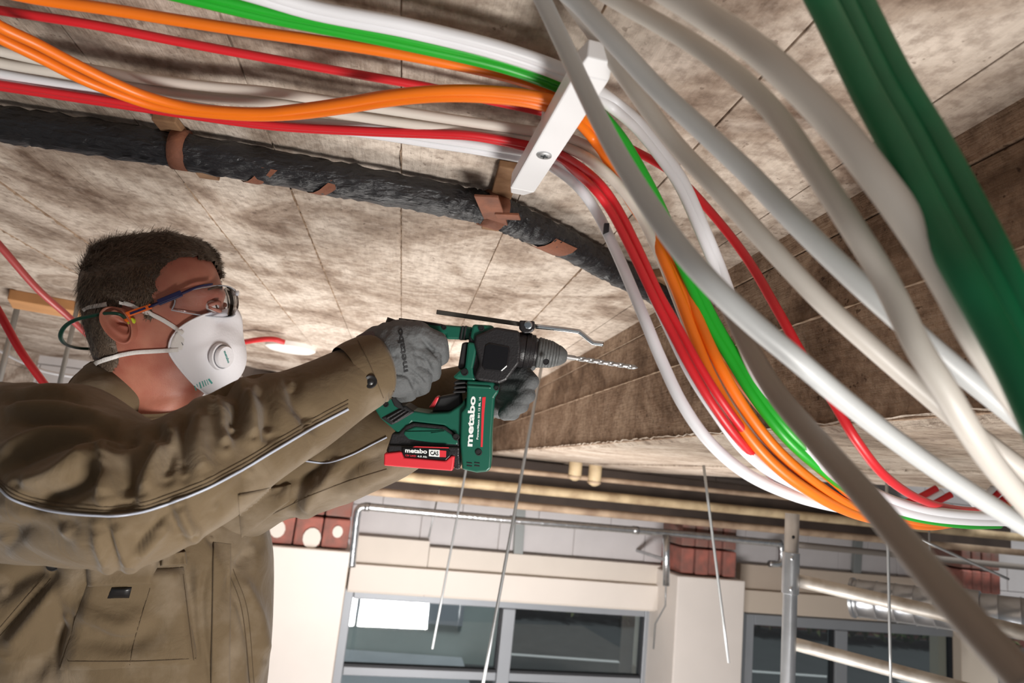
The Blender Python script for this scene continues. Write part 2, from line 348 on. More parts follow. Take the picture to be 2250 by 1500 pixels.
for nm, (u0, u1, z0), lab, hh in (('brick_stub', (l0, l1, lz), 'red painted brick column head with white dabs beside the worker', .42), ('brick_stub', (r0+.03, r1-.03, rz), 'grey and red brick column head between the windows', .42), ('brick_stub', (uz(2112, 1300, .36)[0], uz(2205, 1300, .36)[0], uz(2150, 1306, .36)[1]), 'red brick column head above the spiral duct', .4)):
    t = thing(nm, lab, 'bricks', FO+FE*(u0+u1)/2+FN*.3+np.array([0, 0, z0])); n = 4; bw = (u1-u0-.04)/n
    for i in range(n):
        for j in range(2): wbox('brick', u0+.02+i*bw+.004, u0+.02+(i+1)*bw-.004, z0+.01+j*hh/2, z0+hh/2+j*hh/2-.004, .006, .36+random.uniform(-.01, .01), M_brick if j == 0 else mat('grey_red_brick', (128, 112, 104), .9, var=.4, vscale=8, rgb2=(150, 96, 84)), t, bv=.012)  # upper row of bricks is greyer and darker
    if u0 < 0:
        for (px, py, sx) in ((610, 1162, .05), (685, 1182, .06), (742, 1168, .035)):
            p = WP(px, py, .38); a = [p+FE*math.cos(q)*sx+np.array([0, 0, math.sin(q)*sx*1.15]) for q in np.linspace(0, 2*math.pi, 14)[:-1]]
            mesh_obj('plaster_dab', a+[v-FN*.04 for v in a], [tuple(range(13))]+[(i, (i+1) % 13, 13+(i+1) % 13, 13+i) for i in range(13)], M_white_spot, t, smooth=False)
# windows
gm = bpy.data.materials.new('window_glass'); gm.use_nodes = True; nt = gm.node_tree; nt.nodes.remove(nt.nodes['Principled BSDF'])
mx = nt.nodes.new('ShaderNodeMixShader'); tr = nt.nodes.new('ShaderNodeBsdfTransparent'); gl = nt.nodes.new('ShaderNodeBsdfGlossy'); gl.inputs['Roughness'].default_value = .02
tr.inputs[0].default_value = (.8, .85, .85, 1); mx.inputs[0].default_value = .08; nt.links.new(tr.outputs[0], mx.inputs[1]); nt.links.new(gl.outputs[0], mx.inputs[2]); nt.links.new(mx.outputs[0], nt.nodes['Material Output'].inputs[0])
def window(name, label, u0, u1, ztop, mull, zrail):
    wn = wbox(name, u0, u0+.07, -2.25, ztop, -.12, -.03, M_alu, bv=.006); struct(wn, label, 'window')
    wbox('frame_side', u1-.07, u1, -2.25, ztop, -.12, -.03, M_alu, wn, bv=.006)
    wbox('frame_head', u0+.072, u1-.072, ztop-.085, ztop, -.12, -.03, M_alu, wn, bv=.006)
    wbox('frame_sill', u0+.072, u1-.072, -2.25, -2.17, -.12, -.03, M_alu, wn, bv=.006)
    for mu, wd in mull: wbox('mullion', mu-wd/2, mu+wd/2, -2.168, ztop-.087, -.13, -.02, M_alu, wn, bv=.006)
    edges = [u0+.07]+[v for mu, wd in mull for v in (mu-wd/2, mu+wd/2)]+[u1-.07]
    for a, b in zip(edges[::2], edges[1::2]):
        wbox('transom', a+.002, b-.002, zrail-.06, zrail, -.11, -.035, M_alu, wn, bv=.005)
        wbox('pane', a-.01, b+.01, zrail-.005, ztop-.07, -.08, -.072, gm, wn, bv=0)
        wbox('pane', a-.01, b+.01, -2.18, zrail-.05, -.08, -.072, gm, wn, bv=0)
        wbox('gasket', a+.001, b-.001, zrail, zrail+.018, -.1, -.04, mat('black_gasket', (40, 42, 46), .6), wn, bv=.003)
        wbox('gasket', b-.016, b-.001, zrail+.02, ztop-.09, -.1, -.04, mat('black_gasket', (40, 42, 46), .6), wn, bv=.003)
zr = uz(1100, 1478, -.03)[1]
window('window_1', 'grey framed window with two sashes between the columns', uz(752, 1330, -.03)[0], uz(1432, 1400, -.03)[0], uz(1100, 1310, -.03)[1], [(uz(1113, 1400, -.03)[0], .1)], zr)
window('window_2', 'grey framed window behind the scaffold frame', uz(1640, 1400, -.03)[0], uz(2110, 1440, -.03)[0], uz(1900, 1365, -.03)[1], [(uz(1848, 1420, -.03)[0], .12)], zr-.1)
wbox('wall_pier', uz(2112, 1400, .05)[0], 4.6, -2.9, -.7, -.3, .05, mat('beige_fascia', (0, 0, 0)), None); struct(bpy.data.objects['wall_pier'], 'beige wall pier right of the window', 'wall')
# outside the windows: street, kerb, hedge, red house, pale stand-ins for the left pane's reflections
M_asph = mat('asphalt', (70, 72, 74), .9, var=.2, vscale=2)
st = box('street', (-14, 6.3, -.25), (26, 40, -.15), M_asph); tag(st, 'dark asphalt street outside the windows', 'street')
for i, (y, x0, x1) in enumerate(((9.4, 1.2, 12), (12.2, 1.2, 4.2), (12.2, 5.4, 8.4), (12.2, 9.6, 12.6))):
    tag(box('lane_line', (x0, y, -.15), (x1, y+.13, -.146), mat('road_paint', (205, 205, 205), .8)), ['long white edge line on the street outside', 'white lane dash seen through the right sash', 'white lane dash seen past the column', 'white lane dash seen behind the scaffold'][i], 'road marking')
pv = box('reflection_ground', (-14, 6.3, -.14), (1.35, 11.48, -.05), mat('pale_reflection', (168, 172, 178), .8, var=.15, vscale=2)); tag(pv, 'pale grey ground added as the lower reflection in the left sash', 'reflection_ground')  # added ground, imitates the pale lower reflection in the left pane
gw = box('reflection_wall', (-14, 11.5, -.15), (1.9, 11.8, .75), mat('reflection_wall', (168, 178, 176), .8, var=.2, vscale=1)); tag(gw, 'low grey green wall added as the upper reflection in the left sash', 'wall')  # added wall, imitates the grey green reflection above it
for i, (x0, x1) in enumerate(((-.4, .55), (.62, 1.3))): tag(box('reflection_board', (x0, 11.44, .42), (x1, 11.49, .72), mat('reflection_board', (150, 154, 162), .6)), ['wider board added as a white reflection in the left sash', 'narrower board added as a white reflection in the left sash'][i], 'board')  # added boards, imitate the white rectangle reflected in the pane
V = []; Fc = []
for i in range(9000):
    c0 = np.array([rng.uniform(1.8, 15), 15.4+rng.uniform(-.5, .5), rng.uniform(.1, 1.25)]); s = rng.normal(size=(3, 3))*.07; k = len(V); V += list(c0+s); Fc.append((k, k+1, k+2))
hd = mesh_obj('hedge', V, Fc, mat('hedge_leaf', (84, 110, 56), .7, var=.6, vscale=1.5, rgb2=(92, 62, 60)), smooth=False); tag(hd, 'green flowering hedge across the street', 'hedge'); hd['kind'] = 'stuff'
rh = box('brick_house', (1.5, 16.4, -.15), (18, 17, 3.5), mat('red_house', (132, 84, 78), .9, var=.3, vscale=2)); tag(rh, 'dull red building behind the hedge across the street', 'building')
#=====SERVICES
# pipes under the far bay
def wpipe(name, a, b, w, rpx, m, label, n=24, wob=0):
    A, B = WP(*a, w), WP(*b, w); d = -(A-CAMP).dot(AB); pts = [A+(B-A)*t+np.array([0, 0, random.uniform(-wob, wob)]) for t in np.linspace(0, 1, n)]
    return tag(tube(name, pts, rpx*d/F, m, seg=16), label, 'pipe')
tag(wbox('steel_girder', uz(760, 1085, .3)[0], 4.5, uz(1200, 1108, .3)[1], .098, 0.006, .3, M_dark, bv=.01), 'dark brown girder behind the ceiling pipes', 'girder')  # dark brown box fills the dark band behind the pipes
wpipe('thin_pipe', (800, 1002), (2330, 1152), .75, 6, M_tanpipe, 'thin dusty pipe highest under the beam soffit')
wpipe('beige_pipe', (760, 1035), (2330, 1189), .8, 11, M_beigepipe, 'thick beige painted pipe with two stubs below the beam')
wpipe('dusty_pipe', (740, 1072), (2330, 1222), .6, 9, M_tanpipe, 'dusty tan pipe running just above the silver pipe')
for i, (px, y1) in enumerate(((1262, 1056), (1305, 1068))):
    p = WP(px, 1040, .95); t = thing('pipe_stub', ['left of the two short vertical beige pipe stubs', 'right longer one of the two vertical beige pipe stubs'][i], 'pipe', WP(px, y1, .95))
    lathe('stub', WP(px, y1, .95), (0, 0, 1), [(0, .01), (.012, .036), (.04, .044), (.2, .044)], M_beigepipe, t); lathe('rim', WP(px, y1-6, .95), (0, 0, 1), [(0, .0465), (.012, .0465)], M_tanpipe, t)
fp = thing('foil_pipe', 'silver foil wrapped pipe with elbow going down beside the bright column', 'pipe', WP(1200, 1150, .4))
pts = [WP(x, y, .4) for x, y in ((772, 1245), (778, 1190), (784, 1135), (790, 1117), (806, 1113), (850, 1117), (1100, 1140), (1460, 1170), (1640, 1187), (1716, 1194))]
tube('pipe', spline(pts, 9), .028, M_foil, fp, seg=14)
tube('elbow', spline([WP(x, y, .4) for x, y in ((1700, 1193), (1714, 1197), (1717, 1212), (1714, 1236), (1690, 1238))], 6), .026, M_foil, fp)
for x, y in ((800, 1113), (1120, 1141), (1390, 1164)):
    a = WP(x, y, .4); b = WP(x+12, y+1, .4); tube('joint_tape', [a, (a+b)/2, b], .031, M_foil, fp)
sp_ = thing('foil_pipe', 'short vertical silver pipe on the face of the right cream column', 'pipe', WP(1464, 1286, .5))
tube('pipe', [WP(1464, y, .5) for y in (1175, 1220, 1286)], .026, M_foil, sp_); tube('wire', [WP(1463, 1286, .5), WP(1462, 1330, .45), WP(1440, 1370, .3), WP(1436, 1425, .25)], .006, M_steel, sp_, seg=6)
bar('pipe_clip', WP(1464, 1230, .52), WP(1464, 1230, .52)-FN*.51, .03, .02, np.array([0, 0, 1.]), M_galv, sp_)
wpipe('conduit_rail', (1748, 1196), (2330, 1254), .45, 7, mat('grey_rail', (140, 132, 124), .6, .2), 'grey conduit rail to the right of the scaffold post')
for i, (px, a, b) in enumerate(((1144, 1110, 1228), (1885, 1178, 1305))):
    A, B = WP(px, a, .03), WP(px-7, b, .03); tag(bar('metal_stud', A, B, .075, .04, FN, mat('stud', (146, 150, 148), .5, .3), bv=.003), ['grey metal stud on the block wall above the left window', 'grey metal stud on the block wall behind the scaffold'][i], 'stud')
# scaffold frame
sc = thing('scaffold_frame', 'galvanised tubular scaffold frame with sloping rungs', 'scaffold', P(1733, 1500, 2.6))
A = P(1741, 1128, 2.62); Bq = A+np.array([-.0, 0, -1.9]); tube('post', [A+(Bq-A)*t for t in np.linspace(0, 1, 10)], .026, M_galv, sc, seg=18)
q = A+(Bq-A)*.075; lathe('coupling', q, Bq-A, [(0, .0262), (.002, .031), (.15, .031), (.152, .0262)], M_galv, sc)
for dy in (.02, .13): lathe('rivet', q+np.array([-.012, -.027, -dy]), (0, -1, 0), [(0, .008), (.006, .006)], M_galv, sc, seg=10)
lathe('pin_hole', A+np.array([-.008, -.0235, -.085]), (0, -1, 0), [(0, .006), (.003, .006)], mat('hole', (18, 18, 18), .9), sc, seg=10)
M_rung = mat('dusty_galvanised_tube', (206, 202, 194), .5, .35, var=.35, vscale=14, rgb2=(150, 138, 124))
for (a, b) in (((1740, 1272, 2.6), (2330, 1408, 2.15)), ((1738, 1412, 2.6), (2330, 1570, 2.15))):
    a, b = P(*a), P(*b); tube('rung', [a+(b-a)*t for t in np.linspace(0, 1, 12)], .024, M_rung, sc, seg=16)
e = P(2330, 1340, 2.15); tube('post', [np.array([e[0], e[1], A[2]+.1-1.95*t]) for t in np.linspace(0, 1, 6)], .026, M_galv, sc)
# spiral duct
A, Bq = P(1872, 1312, 3.55), P(2350, 1372, 3.0); L = np.linalg.norm(Bq-A); rad = .092; du = thing('spiral_duct', 'silver spiral ventilation duct behind the scaffold rungs', 'duct', (A+Bq)/2)
prof = [(0.002, rad-.004), (0, rad+.006), (.014, rad+.008), (.02, rad)]; h = .03
while h < L-.05: prof += [(h, rad), (h+.006, rad+.004), (h+.012, rad)]; h += .085
o = lathe('duct', A, Bq-A, prof+[(L, rad)], mat('duct_zinc', (188, 192, 196), .3, .9, var=.15, vscale=6), du, seg=40); o.data.polygons[-2].loop_total
bm = bmesh.new(); bm.from_mesh(o.data); bm.faces.ensure_lookup_table(); bmesh.ops.delete(bm, geom=[f for f in bm.faces if len(f.verts) > 4], context='FACES'); bm.to_mesh(o.data); bm.free()
lathe('coupling', A+_n(Bq-A)*L*.55, Bq-A, [(0, rad+.004), (.004, rad+.011), (.075, rad+.011), (.08, rad+.004)], M_galv, du, seg=40)
tube('hanger', [A+_n(Bq-A)*.35+np.array([0, 0, rad]), A+_n(Bq-A)*.35+np.array([0, 0, .4])], .004, M_steel, du, seg=6)
# hanging steel rods
def rod2(ab, label): A, B = WP(*ab[0], .304), WP(*ab[1], .304); return tag(tube('hanging_rod', [A, (A+B)/2, B], .006, M_steel, seg=8), label, 'rod')
def rod(a, b, r, label): return tag(tube('hanging_rod', [P(*a)+(P(*b)-P(*a))*t for t in np.linspace(0, 1, 6)], r, M_steel, seg=8), label, 'rod', None)
rod((1194, 782, 2.45), (1058, 1520, 2.2), .0055, 'long thin steel rod hanging behind the gloved front hand')
rod((1058, 850, 3.6), (950, 1425, 3.3), .0055, 'thin steel rod ending in front of the left window sash')
rod((1546, 1022, 2.3), (1601, 1455, 2.3), .005, 'leaning steel rod in front of the right cream column')
rod((1948, 1050, 2.2), (1958, 1530, 2.2), .0045, 'straight steel rod hanging in front of the scaffold rungs')
rod((2026, 1186, 3.0), (2216, 1272, 3.0), .006, 'slanting steel rod above the spiral duct')
rod2(((966, 1072), (942, 1180)),  'short steel rod hanging above the lintel panel')
rod2(((1562, 1125), (1566, 1262)),  'short rod in front of the grey and red brick head')
for i, (px, py, lab) in enumerate(((40, 668, 'steel rod hanging from the ceiling at the left picture edge'), (178, 640, 'steel rod hanging from the ceiling behind the ear plug band'))):
    p = PZ(px, py, HC); tag(tube('hanging_rod', [p-np.array([0, 0, t]) for t in (0, .3, .62)], .011 if i == 0 else .008, M_steel, seg=8), lab, 'rod')
A, Bq = PZ(24, 656, HC-.02), PZ(300, 706, HC-.02); tag(bar('timber_board', A, Bq, .22, .04, np.array([0, 0, 1.]), mat('orange_timber', (206, 150, 98), .7, var=.3, vscale=6), bv=.004), 'orange brown timber board fixed to the ceiling behind the head', 'board')
ob = thing('ceiling_outlet', 'white round ceiling outlet with a red wire end', 'outlet', PZ(640, 757, HC))
lathe('cover', PZ(640, 757, HC), (0, 0, -1), [(0, .11), (.02, .108), (.03, .09), (.031, .01)], mat('white_plastic', (236, 232, 226), .5), ob)
tube('wire', spline([PZ(510, 757, HC-.05), PZ(560, 747, HC-.04), PZ(600, 745, HC-.03), PZ(625, 752, HC-.035)], 6), .011, mat('red_wire', (205, 48, 50), .45), ob)
pb = thing('pipe_fitting', 'dark brown pipe fitting seen between mask and sleeve', 'fitting', P(545, 815, 4.2))
tube('elbow', spline([P(508, 770, 4.2), P(525, 795, 4.2), P(560, 812, 4.2), P(600, 840, 4.2)], 5), .05, M_dark, pb)
lathe('flange', P(540, 802, 4.15), (.8, -.3, -.5), [(0, .06), (.02, .085), (.05, .085), (.06, .05)], M_dark, pb); bar('bracket', P(505, 830, 4.3), P(615, 815, 4.3), .06, .05, np.array([0, 0, 1.]), mat('rusty_bracket', (120, 86, 64), .9), pb, bv=.004)
# tar wrapped pipe
M_tar = bpy.data.materials.new('tar_wrap'); M_tar.use_nodes = True; nt = M_tar.node_tree; b = nt.nodes['Principled BSDF']
b.inputs['Base Color'].default_value = lin((34, 34, 37)); b.inputs['Roughness'].default_value = .36
tc = nt.nodes.new('ShaderNodeTexCoord'); mp = nt.nodes.new('ShaderNodeMapping'); mp.inputs['Rotation'].default_value = (0, .5, -.7); mp.inputs['Scale'].default_value = (1, 5, 3); n = nt.nodes.new('ShaderNodeTexNoise'); n.inputs['Scale'].default_value = 26; n.inputs['Detail'].default_value = 7
bp = nt.nodes.new('ShaderNodeBump'); bp.inputs['Strength'].default_value = 1; bp.inputs['Distance'].default_value = .008
for a_, b_ in ((tc.outputs['Object'], mp.inputs[0]), (mp.outputs[0], n.inputs['Vector']), (n.outputs['Fac'], bp.inputs['Height']), (bp.outputs[0], b.inputs['Normal'])): nt.links.new(a_, b_)
M_rust = mat('rusty_iron', (134, 82, 58), .8, var=.4, vscale=30, rgb2=(98, 62, 48), bump=.5, bscale=90)
M_rustwood = mat('rust_stained_wood', (150, 116, 84), .85, var=.5, vscale=22, rgb2=(104, 70, 46), bump=.5)
tp = thing('tar_wrapped_pipe', 'old black tar wrapped pipe along the ceiling, bending toward the beam', 'pipe', PZ(700, 385, HC-.03))
tz = HC-.034; tr_ = .0265
path = spline([PZ(x, y, tz) for x, y in ((-120, 252), (0, 272), (350, 324), (700, 386), (1000, 443), (1085, 463), (1140, 487), (1240, 534), (1350, 594), (1480, 664), (1520, 690))], 22)
pr = tr_*(1+.05*np.sin(np.arange(len(path))*1.1)*rng.uniform(.2, 1, len(path))); V, Fc = tube_data(path, pr, 20)
V = np.array(V); cen = np.repeat(path, 20, 0); V = cen+(V-cen)*(1+.05*rng.normal(size=(len(V), 1))); fixn(mesh_obj('wrapping', V, Fc, M_tar, tp))
def patch(pa, pb, name, skew=.6, frac=.55, r=tr_+.0022):     # torn place where the iron shows
    pp = np.linspace(0, 1, 9); A, Bq = PZ(*pa, tz), PZ(*pb, tz); t = _n(Bq-A); dn = np.array([0, 0, -1.]); sd = np.cross(t, dn); V = []
    for s in pp:
        for a in np.linspace(-1.5, 1.5, 9): V.append(A+(Bq-A)*s+t*skew*a*.016*(1+.2*random.random())+r*(math.cos(a)*dn+math.sin(a)*sd))
    keep = [(i*9+j, i*9+j+1, (i+1)*9+j+1, (i+1)*9+j) for i in range(8) for j in range(1, 6)]
    mesh_obj(name, V, keep, M_rust, tp)
patch((550, 360), (582, 366), 'rust_patch', -1.1, .6); patch((695, 385), (722, 391), 'rust_patch', -1.1, .6); patch((1185, 508), (1232, 530), 'rust_patch', -.9, .8)
for (pa, pb, wood) in (((382, 327), (414, 332), ((360, 258), (462, 388))), ((1062, 455), (1100, 468), ((1122, 362), (1078, 500)))):
    A, Bq = PZ(*pa, tz), PZ(*pb, tz); tube('pipe_strap', [A, (A+Bq)/2, Bq], tr_+.0035, M_rust, tp, seg=24)
    A, Bq = PZ(*wood[0], HC-.009), PZ(*wood[1], HC-.009); bar('strap_block', A, Bq, .034, .012, np.array([0, 0, 1.]), M_rustwood, tp, bv=.002)
A = PZ(1080, 452, tz-.03); bar('strap_plate', PZ(1068, 430, tz-.024), PZ(1092, 492, tz-.022), .036, .004, np.array([0, 0, 1.]), M_rust, tp, bv=.001)
bar('strap_plate', PZ(1090, 474, tz-.026), PZ(1142, 476, tz-.026), .022, .004, np.array([0, 0, 1.]), M_rust, tp, bv=.001)
M_taredge = M_tar
for (x, y) in ((1098, 487), (1215, 530), (1330, 605), (1225, 528), (515, 378), (1110, 492), (1345, 612), (690, 402)):   # torn flakes of wrapping
    c0 = PZ(x, y, tz-.012); Vv = [c0+np.array([random.uniform(-.012, .012), random.uniform(-.006, .016), random.uniform(-.008, .004)]) for _ in range(4)]
    mesh_obj('torn_flake', Vv+[v+np.array([0, 0, .002]) for v in Vv], BF, M_tar, tp, smooth=False)
tag(lathe('pipe_hole_ring', PZ(1500, 672, tz), PZ(1520, 690, tz)-PZ(1480, 664, tz), [(0, .034), (.02, .036), (.05, .036)], mat('painted_hole_shade', (22, 20, 19), .9)), 'black ring added as the dark hole where the tarred pipe enters the beam', 'sleeve')  # black ring paints the darkness of the hole in the beam
tag(bar('timber_wedge', PZ(1440, 600, HC-.01), PZ(1480, 625, HC-.01), .03, .02, np.array([0, 0, 1.]), M_rustwood, bv=.002), 'small rust stained wedge beside the pipe entering the beam', 'wedge')
# white cable holder
M_wp = mat('white_holder_plastic', (240, 240, 242), .4)
hz = .362; A, Bq = PZ(1303, 146, hz), PZ(1150, 400, hz); T = _n(Bq-A)
ch = thing('cable_holder', 'white plastic cable holder bar screwed under the ceiling', 'holder', (A+Bq)/2)
bar('bar', A, Bq, .032, .022, np.array([0, 0, 1.]), M_wp, ch, bv=.002)
s = _n(np.cross(T, [0, 0, 1])); q = lambda p, w_, z0, z1: [p+s*w_+np.array([0, 0, z1]), p-s*w_+np.array([0, 0, z1]), p-s*w_+np.array([0, 0, z0]), p+s*w_+np.array([0, 0, z0])]
hexa('tip', q(Bq, .016, -.011, .011), q(Bq+T*.032, .009, -.004, .014), M_wp, ch, bv=.0015); hexa('tip', q(A, .016, -.011, .011), q(A-T*.02, .012, -.006, .012), M_wp, ch, bv=.0015)
bar('stem', A+(Bq-A)*.62+np.array([0, 0, .01]), A+(Bq-A)*.62+np.array([0, 0, HC-hz]), .012, .012, T, M_wp, ch)
sc_ = lathe('screw', A+(Bq-A)*.605+np.array([0, 0, -.011]), (0, 0, -1), [(0, .0085), (.0015, .0085), (.002, .007), (.0021, .003)], M_galv, ch, seg=20)
p = A+(Bq-A)*.605+np.array([0, 0, -.0134]); bar('screw_slot', p-s*.004, p+s*.004, .0014, .001, np.array([0, 0, 1.]), mat('slot', (70, 74, 76), .5, .5), sc_)
bar('screw_slot', p-T*.004, p+T*.004, .0014, .001, np.array([0, 0, 1.]), mat('slot', (70, 74, 76), .5, .5), sc_)
#=====CABLES
CM = dict(white=mat('white_cable', (226, 226, 230), .42), cream=mat('cream_cable', (216, 208, 198), .45), grey=mat('light_grey_cable', (198, 200, 200), .42),
          beige=mat('beige_grey_cable', (206, 200, 192), .45), orange=mat('orange_cable', (246, 122, 24), .4, var=.12, vscale=9), green=mat('green_cable', (30, 166, 40), .4),
          red=mat('red_cable', (208, 36, 44), .4), dgreen=mat('dark_green_cable', (14, 118, 74), .42, var=.2, vscale=25), taupe=mat('shaded_taupe_cable', (150, 138, 128), .5), pink=mat('pink_red_conduit', (200, 84, 84), .4))
def cable(label, colr, dia, pts, z=.405, dz=0, off=(0, 0), seg=12):
    W = []
    for p in pts: W.append(PZ(p[0]+off[0], p[1]+off[1], z) if len(p) == 2 else P(p[0]+off[0], p[1]+off[1], p[2]+dz))
    return tag(tube('cable', spline(W, 14), dia/2, CM[colr], seg=seg), label, 'cable', 'cables under the ceiling')
# bundle held by the holder; first the run along the ceiling (pixel pairs), then the free curve down (with lens distance)
W1 = [(420, -55), (560, -16), (700, 24), (900, 62), (1100, 111), (1240, 160), (1300, 196), (1345, 226, .76), (1400, 272, .76), (1455, 338, .75), (1500, 405, .74), (1545, 505, .73), (1580, 590, .73), (1612, 680, .72), (1650, 785, .71), (1705, 885, .71), (1785, 985, .72), (1880, 1066, .76), (2000, 1118, .85), (2130, 1137, .95), (2300, 1140, 1.1)]
cable('upper strand of the white cable pair at the top edge of the bundle', 'white', .0125, W1, z=.402, off=(1, -6))
cable('lower strand of the white cable pair at the top edge of the bundle', 'white', .0125, W1, z=.40, off=(-4, 7))
G = [(330, -30), (440, -4), (600, 34), (700, 54), (900, 94), (1100, 140), (1228, 185), (1275, 210), (1315, 252, 0.77), (1370, 320, 0.77), (1430, 425, 0.76), (1470, 510, 0.75), (1512, 600, 0.74), (1560, 700, 0.73), (1610, 785, 0.72), (1665, 872, 0.71), (1735, 960, 0.71), (1815, 1030, 0.74), (1900, 1090, 0.82), (2000, 1128, 0.94), (2120, 1147, 1.07), (2200, 1148, 1.19)]
cable('bright green cable, upper strand below the white pair', 'green', .0112, G, z=.405, off=(4, -7)); cable('bright green cable, lower strand next to the orange ones', 'green', .0112, G, z=.403, off=(-4, 6))
O1 = [(-70, -35), (75, -4), (250, 22), (400, 46), (550, 69), (700, 90), (900, 122), (1100, 164), (1224, 202), (1270, 222), (1318, 268, .8), (1362, 330, .8), (1398, 400, .79), (1440, 490, .78), (1470, 548, .76), (1502, 615, .75), (1534, 700, .73), (1580, 800, .71), (1635, 895, .71), (1705, 985, .72), (1790, 1060, .75), (1870, 1112, .82), (1950, 1143, .95), (2040, 1156, 1.05), (2100, 1150, 1.15)]
cable('upper straight orange cable passing right under the green pair', 'orange', .0118, O1, z=.408)
O2 = [(-60, 18), (0, 58), (80, 96), (160, 138), (250, 182), (330, 214), (430, 238), (560, 247), (650, 240), (760, 225), (850, 210), (950, 200), (1050, 199), (1150, 208), (1218, 222), (1262, 240), (1305, 282, .79), (1345, 340, .79), (1380, 405, .785), (1430, 498, .775), (1462, 560, .76), (1498, 640, .745), (1540, 730, .73), (1600, 800, .735), (1660, 880, .735), (1745, 975, .735), (1840, 1062, .77), (1900, 1104, .86), (2000, 1142, .98), (2080, 1152, 1.1)]
O3 = [(-60, 50), (0, 84), (90, 128), (180, 174), (260, 206), (340, 232), (430, 246), (550, 255), (650, 252), (760, 238), (850, 223), (950, 213), (1050, 213), (1150, 222), (1212, 237), (1252, 252), (1296, 296, .79), (1335, 352, .79), (1370, 418, .785), (1428, 508, .77), (1455, 562, .755), (1490, 645, .74), (1524, 735, .722), (1562, 826, .706), (1615, 918, .70), (1690, 1010, .71), (1780, 1080, .74), (1870, 1126, .82), (1960, 1152, .96)]
cable('sagging orange cable looping across the white ones, upper strand', 'orange', .0118, O2, z=.378); cable('sagging orange cable looping across the white ones, lower strand', 'orange', .0118, O3, z=.376)
R1 = [(-60, 10), (0, 23), (200, 54), (400, 93), (600, 130), (800, 166), (930, 189), (1040, 213), (1200, 248), (1260, 268), (1330, 300, .83), (1400, 334, .82), (1480, 382, .79), (1560, 464, .77), (1640, 566, .74), (1710, 684, .70), (1770, 792, .68), (1830, 882, .68), (1885, 972, .68), (1950, 1050, .72), (2030, 1100, .85), (2110, 1119, 1.0), (2200, 1122, 1.2)]
cable('red cable swinging out to the right of the bundle', 'red', .0098, R1, z=.418)
C1 = [(-60, 92), (0, 112), (150, 143), (300, 170), (450, 189), (600, 203), (750, 226), (850, 240), (1000, 263), (1185, 290), (1240, 300), (1310, 334, .80), (1378, 396, .79), (1425, 462, .785), (1462, 540, .77), (1490, 610, .765), (1518, 690, .75), (1552, 780, .735), (1600, 880, .73), (1660, 962, .73), (1735, 1035, .74), (1810, 1088, .78), (1880, 1118, .86)]
C2 = [(-60, 118), (0, 138), (150, 163), (300, 190), (450, 213), (600, 226), (750, 250), (850, 265), (1000, 285), (1178, 308), (1230, 318), (1298, 352, .79), (1362, 410, .78), (1410, 478, .775), (1448, 556, .76), (1476, 624, .755), (1508, 706, .74), (1544, 795, .725), (1592, 892, .72), (1652, 972, .72), (1728, 1044, .735), (1802, 1096, .77), (1870, 1122, .85)]
cable('upper cream cable crossing behind the sagging orange cables', 'cream', .0125, C1, z=.412); cable('lower cream cable next to the lower red one', 'cream', .0125, C2, z=.406)
C3 = [(-60, 148), (0, 162), (150, 188), (300, 214), (450, 238), (640, 264), (800, 280), (950, 303), (1050, 318), (1165, 336), (1210, 348), (1285, 392, .77), (1340, 456, .76), (1392, 550, .74), (1440, 655, .72), (1475, 730, .71), (1520, 822, .70), (1575, 908, .70), (1635, 988, .71), (1710, 1048, .73), (1790, 1090, .77), (1860, 1112, .85)]
cable('white cable hidden along the left edge of the red pair', 'white', .0122, C3, z=.41)
C4 = [(-60, 166), (0, 178), (200, 212), (400, 244), (640, 274), (800, 292), (950, 315), (1050, 330), (1158, 350), (1200, 360), (1262, 402, .79), (1310, 464, .78), (1350, 545, .76), (1382, 618, .74), (1418, 705, .72), (1452, 788, .71), (1500, 888, .70), (1560, 972, .70), (1640, 1040, .71), (1740, 1087, .74), (1830, 1112, .80), (1900, 1122, .86)]
cable('outermost lower white cable with a black mark, nearest the drill', 'white', .0125, C4, z=.41)
R2 = [(-60, 172), (0, 184), (200, 214), (400, 246), (600, 274), (800, 286), (950, 292), (1050, 298), (1172, 320), (1225, 334), (1300, 385, 0.758), (1352, 448, 0.748), (1400, 540, 0.728), (1446, 640, 0.708), (1488, 715, 0.698), (1535, 800, 0.688), (1588, 884, 0.688), (1650, 965, 0.708), (1725, 1045, 0.758), (1800, 1092, .86), (1900, 1120, 1.0)]
R2b = [(-60, 182), (0, 192), (200, 222), (400, 252), (600, 279), (800, 291), (950, 297), (1050, 303), (1166, 327), (1218, 344), (1288, 398, 0.75), (1338, 458, 0.74), (1386, 548, 0.72), (1434, 648, 0.7), (1472, 722, 0.69), (1516, 806, 0.68), (1568, 892, 0.68), (1628, 972, 0.7), (1700, 1048, 0.75), (1780, 1094, .86), (1880, 1120, 1.0)]
cable('lower red cable, upper strand, along the cream cables', 'red', .009, R2, z=.398); cable('lower red cable, lower strand, next to the white ones', 'red', .009, R2b, z=.404)
p = P(1331, 503, .762); tag(mesh_obj('tape_mark', [p+AR*a*.003+AU*b*.006+AB*c for a, b, c in ((-1, -1, .004), (1, -.6, .004), (1.2, 1, .004), (-.6, 1, .004), (-1, -1, -.003), (1, -.6, -.003), (1.2, 1, -.003), (-.6, 1, -.003))], BF, mat('black_mark', (25, 25, 28), .6), smooth=False), 'small black mark on the outermost white cable', 'mark')
